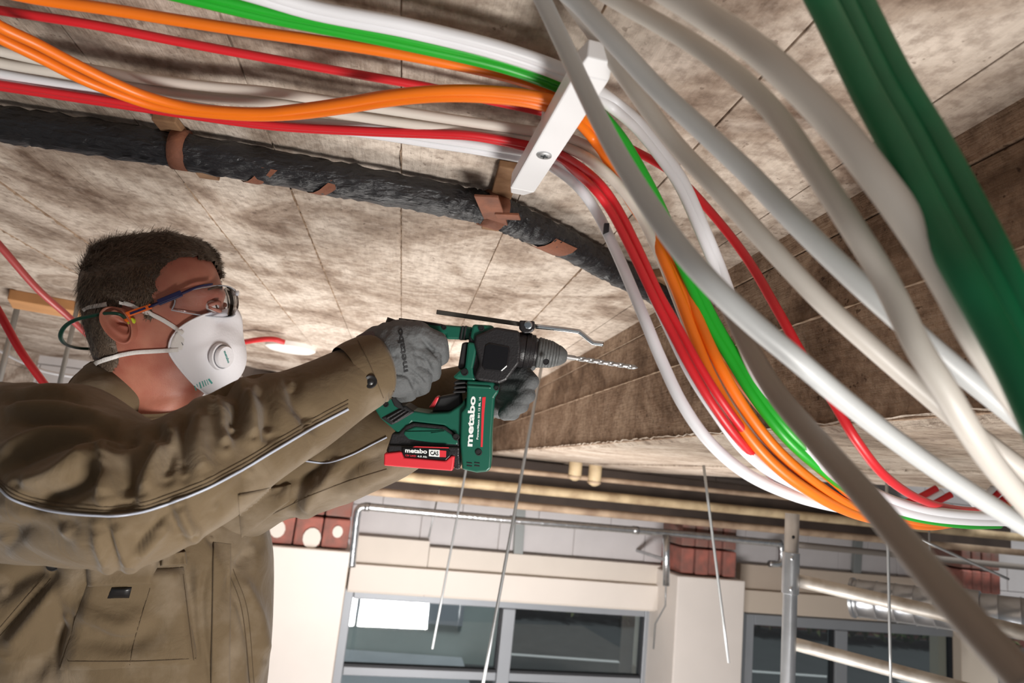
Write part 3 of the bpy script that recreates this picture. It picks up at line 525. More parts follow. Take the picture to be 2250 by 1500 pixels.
# loose cables close to the lens
F1 = [(1160, -60, .58), (1192, 0, .57), (1236, 92, .55), (1292, 212, .52), (1346, 318, .49), (1412, 428, .46), (1484, 532, .435), (1562, 622, .42), (1650, 706, .42), (1748, 788, .43), (1852, 876, .45), (1962, 962, .47), (2080, 1046, .49), (2200, 1124, .51), (2310, 1190, .52)]
cable('thick light grey foreground cable crossing in front of the holder', 'grey', .0142, F1, seg=20)
F0 = [(1590, 650, .60), (1640, 752, .55), (1705, 862, .48), (1800, 975, .42), (1900, 1088, .37), (2000, 1208, .33), (2110, 1340, .295), (2270, 1515, .26)]  # this cable's shade is put into its brown-grey colour
cable('cable with shade put into its taupe colour, running to the lower right corner', 'taupe', .0150, F0, seg=20)
F2b = [(1175, -70, .58), (1262, 0, .56), (1345, 88, .54), (1445, 196, .52), (1545, 288, .50), (1645, 382, .48), (1748, 488, .46), (1855, 592, .45), (1965, 692, .45), (2100, 808, .46), (2300, 968, .48)]
F2a = [(1200, -70, .62), (1268, 20, .61), (1335, 112, .60), (1402, 208, .58), (1485, 318, .56), (1585, 424, .53), (1690, 540, .51), (1800, 656, .50), (1905, 752, .50), (2020, 852, .51), (2120, 935, .52), (2300, 1070, .54)]
cable('bluish grey foreground cable right of the crossing one', 'grey', .0150, F2b, seg=20); cable('beige grey foreground cable just behind the bluish one', 'beige', .0150, F2a, seg=20)
F3 = [(1270, -50, .56), (1380, 14, .54), (1500, 82, .51), (1600, 150, .48), (1700, 246, .45), (1780, 358, .42), (1862, 482, .40), (1942, 610, .39), (2012, 752, .38), (2072, 850, .38), (2126, 940, .39), (2182, 1020, .41), (2240, 1090, .44), (2310, 1170, .47)]
cable('pale beige foreground cable crossing the grey pair at right', 'beige', .0142, F3, seg=20)
F4 = [(1400, -60, .47), (1540, 28, .44), (1620, 78, .42), (1705, 146, .40), (1822, 262, .38), (1922, 384, .365), (2022, 522, .355), (2090, 632, .35), (2150, 742, .35), (2220, 850, .36), (2300, 960, .38)]
cable('thickest pale beige foreground cable left of the green ones', 'beige', .0172, F4, seg=20)
F5 = [(1770, -60, .42), (1822, 38, .41), (1900, 196, .39), (1960, 306, .375), (2040, 462, .355), (2104, 582, .34), (2170, 700, .33), (2236, 825, .32), (2310, 990, .31)]
cable('dark green foreground cable, left of the three at the right edge', 'dgreen', .0165, F5, seg=20)
cable('dark green foreground cable, middle of the three at the right edge', 'dgreen', .0150, [(1818, -60, .43), (1862, 30, .42), (1938, 185, .40), (2002, 300, .385), (2086, 460, .365), (2150, 580, .35), (2216, 705, .34), (2300, 880, .33)], seg=20)
cable('dark green foreground cable, right of the three at the right edge', 'dgreen', .0150, [(1862, -60, .43), (1902, 25, .42), (1976, 172, .40), (2050, 296, .385), (2128, 440, .365), (2190, 560, .35), (2250, 690, .34), (2330, 880, .33)], seg=20)
# further cables
cable('pinkish red conduit slanting behind the hair at left', 'pink', .016, [(-60, 475, 1.45), (0, 540, 1.5), (80, 632, 1.6), (150, 695, 1.7), (230, 770, 1.8)])
cable('dark red conduit slanting behind the shoulder at left', 'red', .016, [(-60, 590, 1.4), (0, 690, 1.42), (45, 770, 1.45), (95, 840, 1.5), (140, 900, 1.55)])
cable('thin white cable sagging across the far beam at left', 'white', .014, [(-60, 735, 3), (0, 770, 3), (60, 800, 3), (120, 820, 3), (250, 838, 3)])
for i, (a, b, cl_) in enumerate((((1965, 1112), (2058, 1072), 'red'), ((1978, 1120), (2070, 1080), 'white'), ((2000, 1120), (2090, 1086), 'red'), ((2135, 1108), (2185, 1070), 'white'), ((2150, 1112), (2205, 1072), 'red'), ((2165, 1118), (2222, 1084), 'red'), ((2185, 1122), (2235, 1092), 'orange'), ((2205, 1124), (2245, 1104), 'green'))):
    cable(f'short far {cl_} cable end under the beam, ' + ('in the left cluster' if i < 3 else 'in the right cluster') + [' nearest the red cable', '', ' lowest of three', ' leftmost', ' beside the white one', ' beside the orange one', '', ''][i], cl_, .018, [(a[0], a[1], 1.9), ((a[0]+b[0])/2, (a[1]+b[1])/2+4, 1.9), (b[0], b[1], 1.9)])
#=====TOOL
cr = lambda x, y: (760+x/3.409, 640+y/3.409)                    # pixels measured in an enlarged view of the tool
M_grn = mat('green_tool_plastic', (14, 88, 70), .38, var=.06, vscale=30); M_blk = mat('black_tool_plastic', (30, 28, 30), .4, bump=.15, bscale=400)
M_rub = mat('black_rubber', (24, 24, 26), .6); M_chk = mat('grey_chuck_rubber', (86, 88, 88), .55, bump=.2, bscale=300); M_redp = mat('red_tool_plastic', (216, 52, 62), .4)
M_lw = mat('white_print', (236, 240, 238), .5); M_lr = mat('red_print', (214, 40, 52), .5); M_bit = mat('drill_steel', (176, 176, 176), .42, .85); M_rod = mat('dark_rod_steel', (96, 92, 86), .4, .7); M_zinc = mat('bright_zinc', (205, 214, 220), .2, 1.0)
D = .93
rt = thing('rotary_hammer', 'green and black cordless rotary hammer drill held in both gloves', 'drill', P(1040, 900, D))
mh = slab('motor_housing', [(905, 668), (1100, 676), (1148, 716), (1140, 760), (1112, 800), (1092, 1100), (1092, 1240), (1085, 1330), (1060, 1352), (980, 1360), (870, 1335), (855, 1130), (862, 905), (898, 862), (905, 760)], D-.03, .06, M_grn, rt, .006, 3, cr)
for y in (1278, 1300):
    for x0 in (905, 962): slab('vent_slot', [(x0, y), (x0+40, y+4), (x0+40, y+13), (x0, y+9)], D-.0308, .004, M_rub, mh, .0003, 1, cr)
la = slab('handle_arm', [(195, 850), (322, 772), (372, 790), (430, 872), (490, 892), (620, 912), (770, 905), (868, 842), (890, 800), (905, 860), (900, 1120), (845, 1100), (800, 1050), (745, 1008), (500, 980), (445, 1050), (385, 1062), (255, 950)], D-.024, .048, M_grn, rt, .005, 3, cr)
slab('grip_insert', [(255, 948), (310, 920), (440, 852), (500, 892), (520, 905), (385, 985), (340, 1005)], D-.0252, .0504, M_rub, la, .003, 2, cr)
for k in range(3): slab('grip_rib', [(300+k*26, 945+k*16), (415+k*26, 880+k*10), (425+k*26, 888+k*10), (308+k*26, 955+k*16)], D-.0268, .004, M_blk, la, .0006, 2, cr)
slab('grip_pad', [(322, 775), (372, 788), (432, 870), (470, 890), (440, 905), (360, 860)], D-.0256, .051, M_rub, la, .002, 2, cr)
bm_p = slab('battery_mount', [(345, 1062), (395, 1062), (450, 1005), (505, 983), (742, 1010), (800, 1055), (845, 1108), (856, 1335), (812, 1330), (790, 1228), (430, 1190), (318, 1215), (300, 1200)], D-.0262, .052, M_blk, rt, .004, 2, cr)
slab('mount_panel', [(440, 1042), (520, 1012), (735, 1032), (790, 1070), (838, 1120), (838, 1150), (640, 1135), (470, 1108), (430, 1070)], D-.0276, .006, M_grn, bm_p, .002, 2, cr)
for a in (((450, 1052), (740, 1048)), ((640, 1062), (740, 1050))): ribbon('highlight_rib', [cr(*a[0]), cr(*a[1])], 1.6, lambda x, y: P(x, y, D-.0278), M_grn, bm_p)
bt = slab('battery', [(285, 1212), (415, 1198), (432, 1242), (745, 1268), (790, 1230), (816, 1232), (808, 1300), (800, 1346), (640, 1335), (282, 1306)], D-.032, .064, M_redp, rt, .003, 3, cr)
slab('battery_case', [(318, 1150), (850, 1165), (848, 1240), (816, 1232), (790, 1235), (745, 1272), (432, 1246), (415, 1200), (308, 1212)], D-.0296, .058, M_blk, bt, .002, 2, cr)
slab('battery_label', [(425, 1168), (765, 1176), (780, 1200), (780, 1232), (748, 1264), (440, 1240), (424, 1210)], D-.0328, .004, mat('black_label', (12, 12, 14), .35), bt, .0006, 2, cr)
onl = lambda x, y: P(x, y, D-.0331); onm = lambda x, y: P(x, y, D-.0303)
def word(nm, s, c0, ux, uy, fn, m, par, bold=.02): return letters(nm, s, cr(*c0), (ux[0]/3.409, ux[1]/3.409), (uy[0]/3.409, uy[1]/3.409), fn, m, par, bold)
word('brand_print', 'metabo', (444, 1206), (164, 10), (0, -34), onl, M_lw, bt, .03)
word('print_line', '12V LiHD', (446, 1234), (80, 6), (0, -14), onl, M_lr, bt); word('print_line', '4.0 Ah', (536, 1241), (70, 5), (0, -14), onl, M_lw, bt)
slab('badge', [(622, 1184), (702, 1188), (702, 1240), (622, 1234)], D-.0333, .001, M_lw, bt, 0, 1, cr); slab('badge', [(702, 1190), (752, 1194), (750, 1242), (702, 1240)], D-.0333, .001, M_lr, bt, 0, 1, cr)
word('print_line', 'CAS', (632, 1226), (62, 4), (0, -32), lambda x, y: P(x, y, D-.0336), mat('black_label', (0, 0, 0)), bt, .03)
slab('label_stripe', [(520, 1160), (770, 1168), (770, 1175), (500, 1167)], D-.0334, .002, M_redp, bt, 0, 1, cr)
# main lettering, reading upwards
word('brand_print', 'metabo', (948, 1162), (26, -376), (-52, -2), onm, M_lw, mh, .035)
word('print_line', 'PowerMaxx BH 12 BL 16', (992, 1108), (20, -318), (-15, 0), onm, M_lw, mh)
slab('print_stripe', [(1022, 792), (1048, 790), (1036, 915), (1024, 1165), (1010, 1165), (1016, 915)], D-.0304, .0008, M_lr, mh, 0, 1, cr)
gh = slab('gear_housing', [(960, 385), (965, 330), (1118, 266), (1300, 296), (1312, 420), (1300, 540), (1262, 590), (1205, 668), (1150, 692), (985, 668), (958, 640), (1000, 540)], D-.036, .072, M_blk, rt, .007, 3, cr)
slab('cover_panel', [(1040, 400), (1075, 380), (1225, 410), (1230, 450), (1215, 560), (1165, 605), (1035, 590), (1015, 560)], D-.0372, .006, mat('glossy_black', (16, 15, 18), .25), gh, .002, 2, cr)
slab('frame', [(950, 246), (1100, 254), (1122, 300), (1080, 318), (1040, 372), (960, 380), (930, 340)], D-.031, .062, M_grn, rt, .003, 2, cr)
slab('frame', [(912, 378), (990, 386), (952, 575), (960, 640), (975, 668), (830, 660), (798, 640), (858, 585), (890, 575)], D-.031, .062, M_grn, rt, .003, 2, cr)
slab('gear_back', [(925, 300), (1010, 300), (1010, 670), (940, 660), (900, 600)], D-.027, .054, M_blk, rt, .003, 2, cr)
slab('bellows', [(870, 385), (912, 378), (890, 575), (860, 590), (838, 575)], D-.026, .052, M_rub, rt, .003, 2, cr)
for k in range(3): slab('damper', [(810-k*4, 675+k*34), (900, 672+k*34), (900, 690+k*34), (810-k*4, 700+k*32)], D-.025, .05, M_rub, rt, .003, 2, cr)
slab('neck_rib', [(908, 700), (1090, 712), (1086, 732), (906, 722)], D-.0325, .006, M_grn, mh, .002, 2, cr)
ha = slab('handle_bridge', [(395, 200), (560, 222), (740, 250), (895, 262), (955, 268), (940, 362), (750, 358), (745, 322), (600, 280), (400, 235)], D-.018, .036, M_grn, rt, .004, 3, cr)
slab('bridge_trim', [(395, 198), (560, 218), (720, 244), (740, 262), (720, 262), (560, 240), (395, 216)], D-.0186, .037, M_blk, ha, .001, 2, cr)
for k in range(2): slab('bridge_ring', [(868+k*24, 256), (884+k*24, 257), (866+k*24, 366), (850+k*24, 364)], D-.0205, .041, M_rub, ha, .001, 2, cr)
slab('switch_mark', [(565, 236), (592, 240), (588, 262), (566, 256)], D-.0188, .004, M_redp, ha, .0005, 1, cr)
gp = tube('grip', spline([P(*cr(400, 225), D), P(*cr(330, 420), D), P(*cr(300, 620), D), P(*cr(320, 830), D)], 6), .017, M_rub, rt, seg=18)
slab('trigger', [(700, 790), (862, 760), (870, 860), (780, 905), (640, 905), (668, 850)], D-.012, .024, M_rub, rt, .003, 2, cr)
slab('trigger_switch', [(640, 842), (676, 786), (702, 790), (672, 868), (618, 872)], D-.011, .022, M_redp, rt, .002, 2, cr)
for (x, y, r, dd) in ((1015, 276, 18, .0315), (890, 605, 22, .0315), (826, 1090, 20, .0285), (995, 1205, 20, .0305), (300, 846, 17, .0245), (735, 270, 15, .0185), (1128, 724, 15, .0305)):
    s = lathe('screw_well', P(*cr(x, y), D-dd-.0003), AB, [(0, r/3.409*D/F*1.25), (.0008, r/3.409*D/F*1.2), (.0009, r/3.409*D/F*.85), (-.004, r/3.409*D/F*.8)], mat('screw_black', (8, 9, 9), .5), rt, seg=18)
def ax(x, y): return P(*cr(x, y), D)
a0, a1 = ax(1280, 432), ax(1664, 492); AX = _n(a1-a0); pxm = D/F/3.409
prof = [(0, 128), (40, 134), (60, 128), (66, 134), (96, 134), (102, 126), (128, 126), (134, 110), (150, 104)]
co_ = lathe('collar', a0, AX, [(h*pxm, r*pxm) for h, r in prof], M_blk, rt, 40)
prof = [(150, 100), (158, 113)]+[v for k in range(7) for v in ((165+k*22, 116-k*3.2-max(0, k-4)*6), (176+k*22, 114-k*3.2-max(0, k-4)*6), (180+k*22, 110-k*3.2-max(0, k-4)*7), (184+k*22, 113-k*3.2-max(0, k-4)*7))]+[(335, 72), (352, 60), (372, 44), (380, 30)]
ck = lathe('chuck', a0, AX, [(h*pxm, r*pxm) for h, r in prof], M_chk, rt, 40)
p = a0+AX*205*pxm+AB*112*pxm*.98-AU*60*pxm*.3; lathe('lock_mark', P(*cr(1500, 528), D-.0305), AB, [(0, .0042), (.0006, .0042), (.0007, .0033), (-.0004, .003)], M_blk, ck, 20)
# depth stop clamp and rod
slab('stop_clamp', [(1300, 216), (1415, 222), (1414, 285), (1385, 312), (1335, 316), (1298, 280)], D-.014, .028, M_blk, rt, .002, 2, cr)
lathe('clamp_screw', P(*cr(1366, 250), D-.0141), AB, [(0, .0055), (.001, .0055), (.0013, .005), (.00131, .002)], M_zinc, rt, 24)
dr = thing('depth_stop', 'bent steel depth stop rod above the drill chuck', 'rod', P(*cr(1366, 250), D))
bar('square_rod', ax(680, 154), ax(1420, 262), .0062, .0062, AB, M_rod, dr, bv=.0008)
tube('round_tip', spline([ax(1420, 262), ax(1580, 278), ax(1730, 298), ax(1756, 308), ax(1838, 374), ax(1866, 386), ax(1928, 394)], 6), .0033, M_zinc, dr, seg=12)
db = thing('drill_bit', 'steel masonry drill bit in the chuck pointing at the beam', 'drill bit', ax(1664, 492))
b0, b1 = ax(1655, 490), ax(2138, 564); T = _n(b1-b0); s = _n(np.cross(T, AB)); u = np.cross(s, T); L = np.linalg.norm(b1-b0); V = []; n = 160; sg = 12
for i in range(n):
    h = i/(n-1); tw = h*L/.0135*2*math.pi if h > .12 else 0
    for k in range(sg):
        q = 2*math.pi*k/sg; fl = 1-.42*max(0, math.cos(2*(q-tw/2)))**1.5 if h > .12 else 1
        V.append(b0+T*h*L+.0034*fl*(math.cos(q)*s+math.sin(q)*u))
Fc = [(i*sg+k, i*sg+(k+1) % sg, (i+1)*sg+(k+1) % sg, (i+1)*sg+k) for i in range(n-1) for k in range(sg)]+[tuple(range(sg))[::-1], tuple((n-1)*sg+k for k in range(sg))]
fixn(mesh_obj('shank', V, Fc, M_bit, db, smooth=False)); lathe('tip', b1, T, [(0, .0036), (.004, .0036), (.009, .0006)], M_bit, db, seg=8)
#=====PERSON
def blob(name, chains, m, parent, vox=.002, sm=6):
    """one continuous surface grown over tapered chains of (point, radius)"""
    bm = bmesh.new()
    for ch_ in chains:
        for (p, r), (q, t) in zip(ch_[:-1], ch_[1:]):
            p, q = np.asarray(p), np.asarray(q); n = max(2, int(np.linalg.norm(q-p)/(min(r, t)*.35))+1)
            for h in np.linspace(0, 1, n): bmesh.ops.create_icosphere(bm, subdivisions=2, radius=r+(t-r)*h, matrix=Matrix.Translation(Vector(p+(q-p)*h)))
    V = [tuple(v.co) for v in bm.verts]; Fc = [tuple(v.index for v in f.verts) for f in bm.faces]; bm.free()
    o = mesh_obj(name, V, Fc, None, parent); rm = o.modifiers.new('r', 'REMESH'); rm.mode = 'VOXEL'; rm.voxel_size = vox; s = o.modifiers.new('s', 'SMOOTH'); s.iterations = sm; s.factor = .5
    bpy.context.view_layer.update(); dg = bpy.context.evaluated_depsgraph_get(); me = bpy.data.meshes.new_from_object(o.evaluated_get(dg)); o.modifiers.clear(); old = o.data; o.data = me; bpy.data.meshes.remove(old)
    me.materials.clear(); me.materials.append(m); me.polygons.foreach_set('use_smooth', [True]*len(me.polygons)); return o
M_skin = mat('skin', (190, 128, 106), .48, var=.25, vscale=26, rgb2=(164, 92, 76), sss=.12, bump=.12, bscale=500)
M_jack = bpy.data.materials.new('khaki_work_fabric'); M_jack.use_nodes = True; nt = M_jack.node_tree; b = nt.nodes['Principled BSDF']; b.inputs['Roughness'].default_value = .82; b.inputs['Specular IOR Level'].default_value = .25
b.inputs['Sheen Weight'].default_value = .12
ge = nt.nodes.new('ShaderNodeNewGeometry'); n1 = nt.nodes.new('ShaderNodeTexNoise'); n1.inputs['Scale'].default_value = 9; n1.inputs['Detail'].default_value = 8; r1 = nt.nodes.new('ShaderNodeValToRGB')
r1.color_ramp.elements[0].position = .5; r1.color_ramp.elements[0].color = lin((102, 86, 64)); r1.color_ramp.elements[1].position = .75; r1.color_ramp.elements[1].color = lin((140, 126, 108))
n2 = nt.nodes.new('ShaderNodeTexNoise'); n2.inputs['Scale'].default_value = 900; bp = nt.nodes.new('ShaderNodeBump'); bp.inputs['Strength'].default_value = .25; bp.inputs['Distance'].default_value = .001
n3 = nt.nodes.new('ShaderNodeTexNoise'); n3.inputs['Scale'].default_value = 22; n3.inputs['Detail'].default_value = 3; n3.inputs['Distortion'].default_value = 1.2; bp3 = nt.nodes.new('ShaderNodeBump'); bp3.inputs['Strength'].default_value = .45; bp3.inputs['Distance'].default_value = .006
nt.links.new(ge.outputs['Position'], n3.inputs['Vector']); nt.links.new(n3.outputs['Fac'], bp3.inputs['Height']); nt.links.new(bp3.outputs[0], bp.inputs['Normal'])
for a_, b_ in ((ge.outputs['Position'], n1.inputs['Vector']), (n1.outputs['Fac'], r1.inputs[0]), (r1.outputs[0], b.inputs['Base Color']), (ge.outputs['Position'], n2.inputs['Vector']), (n2.outputs['Fac'], bp.inputs['Height']), (bp.outputs[0], b.inputs['Normal'])): nt.links.new(a_, b_)
M_seam = mat('khaki_seam', (80, 65, 46), .85); M_pipe = mat('reflective_piping', (176, 182, 196), .4); M_btn = mat('black_snap', (26, 25, 26), .35); M_lining = mat('dark_lining', (40, 33, 26), .9)
M_glove = mat('grey_glove', (92, 94, 95), .7, var=.12, vscale=40, bump=.3, bscale=350); M_knit = mat('glove_knit', (84, 74, 78), .8, bump=.4, bscale=500)
person = thing('person', 'worker in khaki jacket and dust mask drilling overhead with both hands', 'person', (-.62, 1.12, CH-1.44))
# ---- head frame
HF = _n(AR*math.cos(math.radians(15))-AB*math.sin(math.radians(15))+AU*.18); HU = _n(AU-HF*AU.dot(HF)); HL = np.cross(HU, HF)
HO = P(277, 710, 1.02)-HF*(-.032)-HL*(-.077)
def hp(x, y, z): return HO+HF*x+HL*y+HU*z
def hloc(p): d = np.asarray(p)-HO; return np.stack([d@HF, d@HL, d@HU], -1)
SL = [(.128, .012, -.035, .022), (.121, .048, -.068, .046), (.106, .076, -.078, .062), (.082, .092, -.090, .0725), (.052, .0985, -.095, .0765), (.026, .100, -.096, .077), (.004, .095, -.096, .0755), (-.02, .094, -.095, .0735), (-.045, .094, -.094, .070), (-.07, .092, -.095, .064), (-.092, .084, -.093, .058), (-.108, .070, -.091, .054), (-.120, .050, -.090, .053), (-.135, .034, -.090, .056), (-.16, .016, -.092, .057), (-.20, .006, -.10, .060), (-.25, 0, -.115, .068), (-.30, 0, -.14, .085)]
S_ = spline(SL, 5); nq = 72; V = []
for z, f, bk, wd in S_:
    cx, hl = (f+bk)/2, (f-bk)/2
    for k in range(nq):
        q = 2*math.pi*k/nq; c_, s_ = math.cos(q), math.sin(q); e = .87
        V.append((cx+hl*np.sign(c_)*abs(c_)**e, wd*np.sign(s_)*abs(s_)**e, z))
V = np.array(V); g = lambda y, z, yy, zz, sy, sz: np.exp(-((y-yy)/sy)**2-((z-zz)/sz)**2)*(V[:, 0] > 0)
x, y, z = V.T
V[:, 0] += -.013*(g(y, z, .033, .008, .017, .013)+g(y, z, -.033, .008, .017, .013))+.010*(g(y, z, .033, .006, .012, .011)+g(y, z, -.033, .006, .012, .011))+.004*(g(y, z, .03, .028, .025, .008)+g(y, z, -.03, .028, .025, .008))+.014*np.exp(-(y/.012)**2)*np.clip((.01-z)/.05, 0, 1)*(z > -.055)*(V[:, 0] > 0)
sidem = np.abs(V[:, 1]) > .03
V[:, 1] += np.sign(V[:, 1])*(.004*np.exp(-((z+.035)/.02)**2-((x-.055)/.03)**2)-.005*np.exp(-((z-.02)/.025)**2-((x-.065)/.02)**2)+.005*np.exp(-((z+.085)/.022)**2-((x+.0)/.04)**2))*sidem
n = len(S_); Fc = [(i*nq+k, i*nq+(k+1) % nq, (i+1)*nq+(k+1) % nq, (i+1)*nq+k) for i in range(n-1) for k in range(nq)]+[tuple(range(nq)), tuple((n-1)*nq+k for k in range(nq))[::-1]]
HV = V.copy(); VW = [hp(*v) for v in V]; HFc = list(Fc)
# ears grown into the same mesh
for sgn in (-1, 1):
    k0 = len(VW); nu_, nv_ = 28, 8
    for i in range(nv_+1):
        rr = i/nv_
        for k in range(nu_):
            q = 2*math.pi*k/nu_; ex = .0185*math.cos(q)*(1+.16*math.sin(q)); ez = .030*math.sin(q)
            prof_y = [.003, .003, .005, .013, .012, .013, .019, .019, .012][i]; rad = [.06, .2, .36, .5, .62, .76, .9, 1.0, .97][i]
            VW.append(hp(-.032+ex*rad-.006*ez/.030+.010*(-.3)-prof_y*.35, sgn*(.0735+prof_y-.004*math.cos(q)*1.2), -.002+ez*rad))
    k1 = len(VW)
    for k in range(nu_):
        q = 2*math.pi*k/nu_; VW.append(hp(-.028+.013*math.cos(q), sgn*.066, -.002+.023*math.sin(q)))
    HFc += [(k0+i*nu_+k, k0+i*nu_+(k+1) % nu_, k0+(i+1)*nu_+(k+1) % nu_, k0+(i+1)*nu_+k) for i in range(nv_) for k in range(nu_)]+[(k0+nv_*nu_+k, k0+nv_*nu_+(k+1) % nu_, k1+(k+1) % nu_, k1+k) for k in range(nu_)]
    HFc.append(tuple(k0+k for k in range(nu_)))
body = subsurf(fixn(mesh_obj('body', VW, HFc, M_skin, person)), 1)
bpy.context.view_layer.update(); headbvh = bvh_of(body); onhead = caster(headbvh, .0022, 1.02)
# eye on the near side
for sgn in (-1, 1):
    c_ = hp(.083, sgn*.033, .008); ey = thing  # eyeballs
    e_ = lathe('eye', c_-HF*.011, HF+HL*sgn*.25, [(0, .0005), (.003, .008), (.008, .0112), (.0125, .0112), (.018, .0085), (.0222, .0036), (.0226, .0005)], mat('eye_white', (216, 206, 198), .25), person, 20)
    lathe('iris', c_-HF*.011+_n(HF+HL*sgn*.25)*.0205, HF+HL*sgn*.25, [(0, .0066), (.0012, .005), (.002, .001)], mat('iris', (60, 48, 40), .2), e_, 16)
    # eyelid and brow
    for nm, dz, r_, cm in (('eyelid', .0035, .0046, M_skin), ('eyelid', -.0095, .0034, M_skin)):
        pts = [hp(.094-.0075*((t-.1)/.9)**2*1.2-abs(t)*.004, sgn*(.033+.015*t), .009+dz*(1-.75*t*t)) for t in np.linspace(-1, 1, 9)]; tube(nm, pts, [r_*(.5+.5*math.cos(t*1.4)) for t in np.linspace(-1, 1, 9)], cm, person, seg=8)
    pts = [hp(.1015-.014*max(0, t)**2-.002*abs(t), sgn*(.034+.02*t), .034+.004*(1-t*t)) for t in np.linspace(-1, 1, 9)]; tube('eyebrow', pts, [.0034*(1-.6*abs(t)) for t in np.linspace(-1, 1, 9)], mat('brow_hair', (74, 58, 46), .9), person, seg=6)
# ---- hair: a shell that follows the skull plus short strands
def hairline(x, y):                                               # lowest height of hair for a place on the skull
    xs = [-.13, -.10, -.08, -.058, -.05, -.032, -.014, -.006, .002, .010, .020, .030, .048, .070, .12]
    zs = [-.085, -.088, -.08, -.055, .0, .034, .030, -.004, -.004, .030, .058, .070, .087, .088, .080]
    return np.interp(x, xs, zs)-.034*np.clip((y+.01)/.05, 0, 1)*np.clip((x-.05)/.03, 0, 1)
M_hair = mat('brown_grey_hair', (104, 88, 74), .55, var=.5, vscale=45, rgb2=(52, 41, 33), bump=.9, bscale=160, stretch=(.5, 1, 1.4))
nv2 = len(HV); hx, hy, hz_ = HV.T; inside = hz_ > hairline(hx, hy)
cen = np.array([-.005, 0, .03]); dirn = HV-cen; dirn /= np.linalg.norm(dirn, axis=1)[:, None]
thk = np.clip(.003+.15*(hz_-hairline(hx, hy)), .002, .011)+.004*np.clip((hz_-.07)/.05, 0, 1)*np.clip((hx+.02)/.08, 0, 1)+.006*np.clip((hx-.05)/.03, 0, 1)
HS = HV+dirn*np.where(inside, thk, -.004)[:, None]+dirn*(.0012*rng.normal(size=(nv2, 1)))
keep = [f for f in Fc if sum(bool(inside[i]) for i in f) >= max(2, len(f)//2)]
used = sorted({i for f in keep for i in f}); mp_ = {i: j for j, i in enumerate(used)}
hair = fixn(mesh_obj('hair', [hp(*HS[i]) for i in used], [tuple(mp_[i] for i in f) for f in keep], M_hair, person)); subsurf(hair, 1)
V = []; F2 = []
quads = [f for f in keep if len(f) == 4]; ar = np.array([np.linalg.norm(np.cross(HS[f[2]]-HS[f[0]], HS[f[3]]-HS[f[1]])) for f in quads]); pick = rng.choice(len(quads), 15000, p=ar/ar.sum())
for i in pick:
    f = quads[i]; a, b_ = rng.random(2); p = (HS[f[0]]*(1-a)+HS[f[1]]*a)*(1-b_)+(HS[f[3]]*(1-a)+HS[f[2]]*a)*b_
    nn = _n(p-cen); low = p[2]-hairline(p[0], p[1]); flow = np.array([.55, 0, .1]) if p[2] > .085 else np.array([-.30, 0, -1.0])
    if p[2] > .06 and p[0] > .05: flow = np.array([.8, -.5*np.sign(p[1]+.001)*.5, -.35])
    flow = flow-nn*flow.dot(nn); flow = _n(flow+rng.normal(size=3)*.22); L = min(.019, .005+.17*max(0, low))*rng.uniform(.7, 1.25)
    sd = np.cross(nn, flow)*.0005; k = len(V); q1 = p+nn*.0016+flow*L*.5; q2 = p+nn*.001+flow*L
    V += [hp(*(p-sd-nn*.001)), hp(*(p+sd-nn*.001)), hp(*(q1+sd*.8)), hp(*(q1-sd*.8)), hp(*q2)]; F2 += [(k, k+1, k+2, k+3), (k+3, k+2, k+4)]
st_ = mesh_obj('strands', V, F2, mat('hair_strand', (140, 122, 104), .45, var=.6, vscale=300, rgb2=(58, 46, 36)), hair, smooth=False); st_['kind'] = 'stuff'
# ---- jacket
tors = [((90, 862), (410, 892), 1.08, .07), ((20, 905), (440, 930), 1.09, .10), ((-60, 970), (478, 985), 1.11, .125), ((-110, 1080), (530, 1085), 1.13, .15), ((-120, 1190), (575, 1180), 1.14, .165), ((-120, 1300), (588, 1285), 1.15, .17), ((-120, 1420), (584, 1400), 1.15, .172), ((-120, 1560), (574, 1540), 1.15, .17), ((-120, 1800), (560, 1790), 1.15, .17)]
tf = [([(464, 1233), (448, 1313), (452, 1400), (470, 1520)], 7, -.007), ([(420, 1230), (425, 1330), (440, 1470)], 10, -.009), ([(395, 1215), (405, 1300)], 14, -.012), ([(500, 1240), (530, 1330), (548, 1420), (556, 1530)], 8, -.007), ([(520, 1260), (560, 1340), (575, 1450)], 16, .008), ([(0, 1395), (60, 1330), (120, 1268)], 9, -.009), ([(20, 1430), (100, 1330), (150, 1270)], 18, .009), ([(60, 1500), (110, 1420), (140, 1360)], 18, -.012), ([(0, 1300), (50, 1270), (100, 1250)], 20, -.012), ([(130, 1265), (118, 1400), (112, 1500)], 12, -.012), ([(180, 1345), (250, 1372), (300, 1365)], 14, .007), ([(200, 1395), (280, 1410), (340, 1380)], 20, -.006), ([(560, 1200), (520, 1260), (500, 1330)], 14, -.008), ([(470, 1180), (500, 1220)], 12, -.01)]
jacket = cloth_loft('jacket', tors, M_jack, person, [(a, b*1.1, c*1.5) for a, b, c in tf], .003, nu=420, nv=26, seed=3, pw=2.3, nfreq=26)
rs = [((-190, 900), (-180, 1165), .95, .08), ((-100, 858), (-95, 1200), .90, .088), ((-10, 848), (-15, 1218), .84, .09), ((70, 842), (60, 1228), .79, .09), ((150, 846), (140, 1238), .75, .088), ((235, 890), (235, 1246), .715, .084), ((315, 926), (325, 1233), .70, .080), ((385, 902), (420, 1190), .71, .078), ((455, 862), (505, 1138), .735, .074), ((530, 832), (585, 1076), .765, .068), ((610, 820), (665, 1014), .80, .060), ((680, 796), (735, 958), .83, .053), ((740, 768), (796, 912), .855, .047), ((782, 750), (838, 886), .872, .044)]
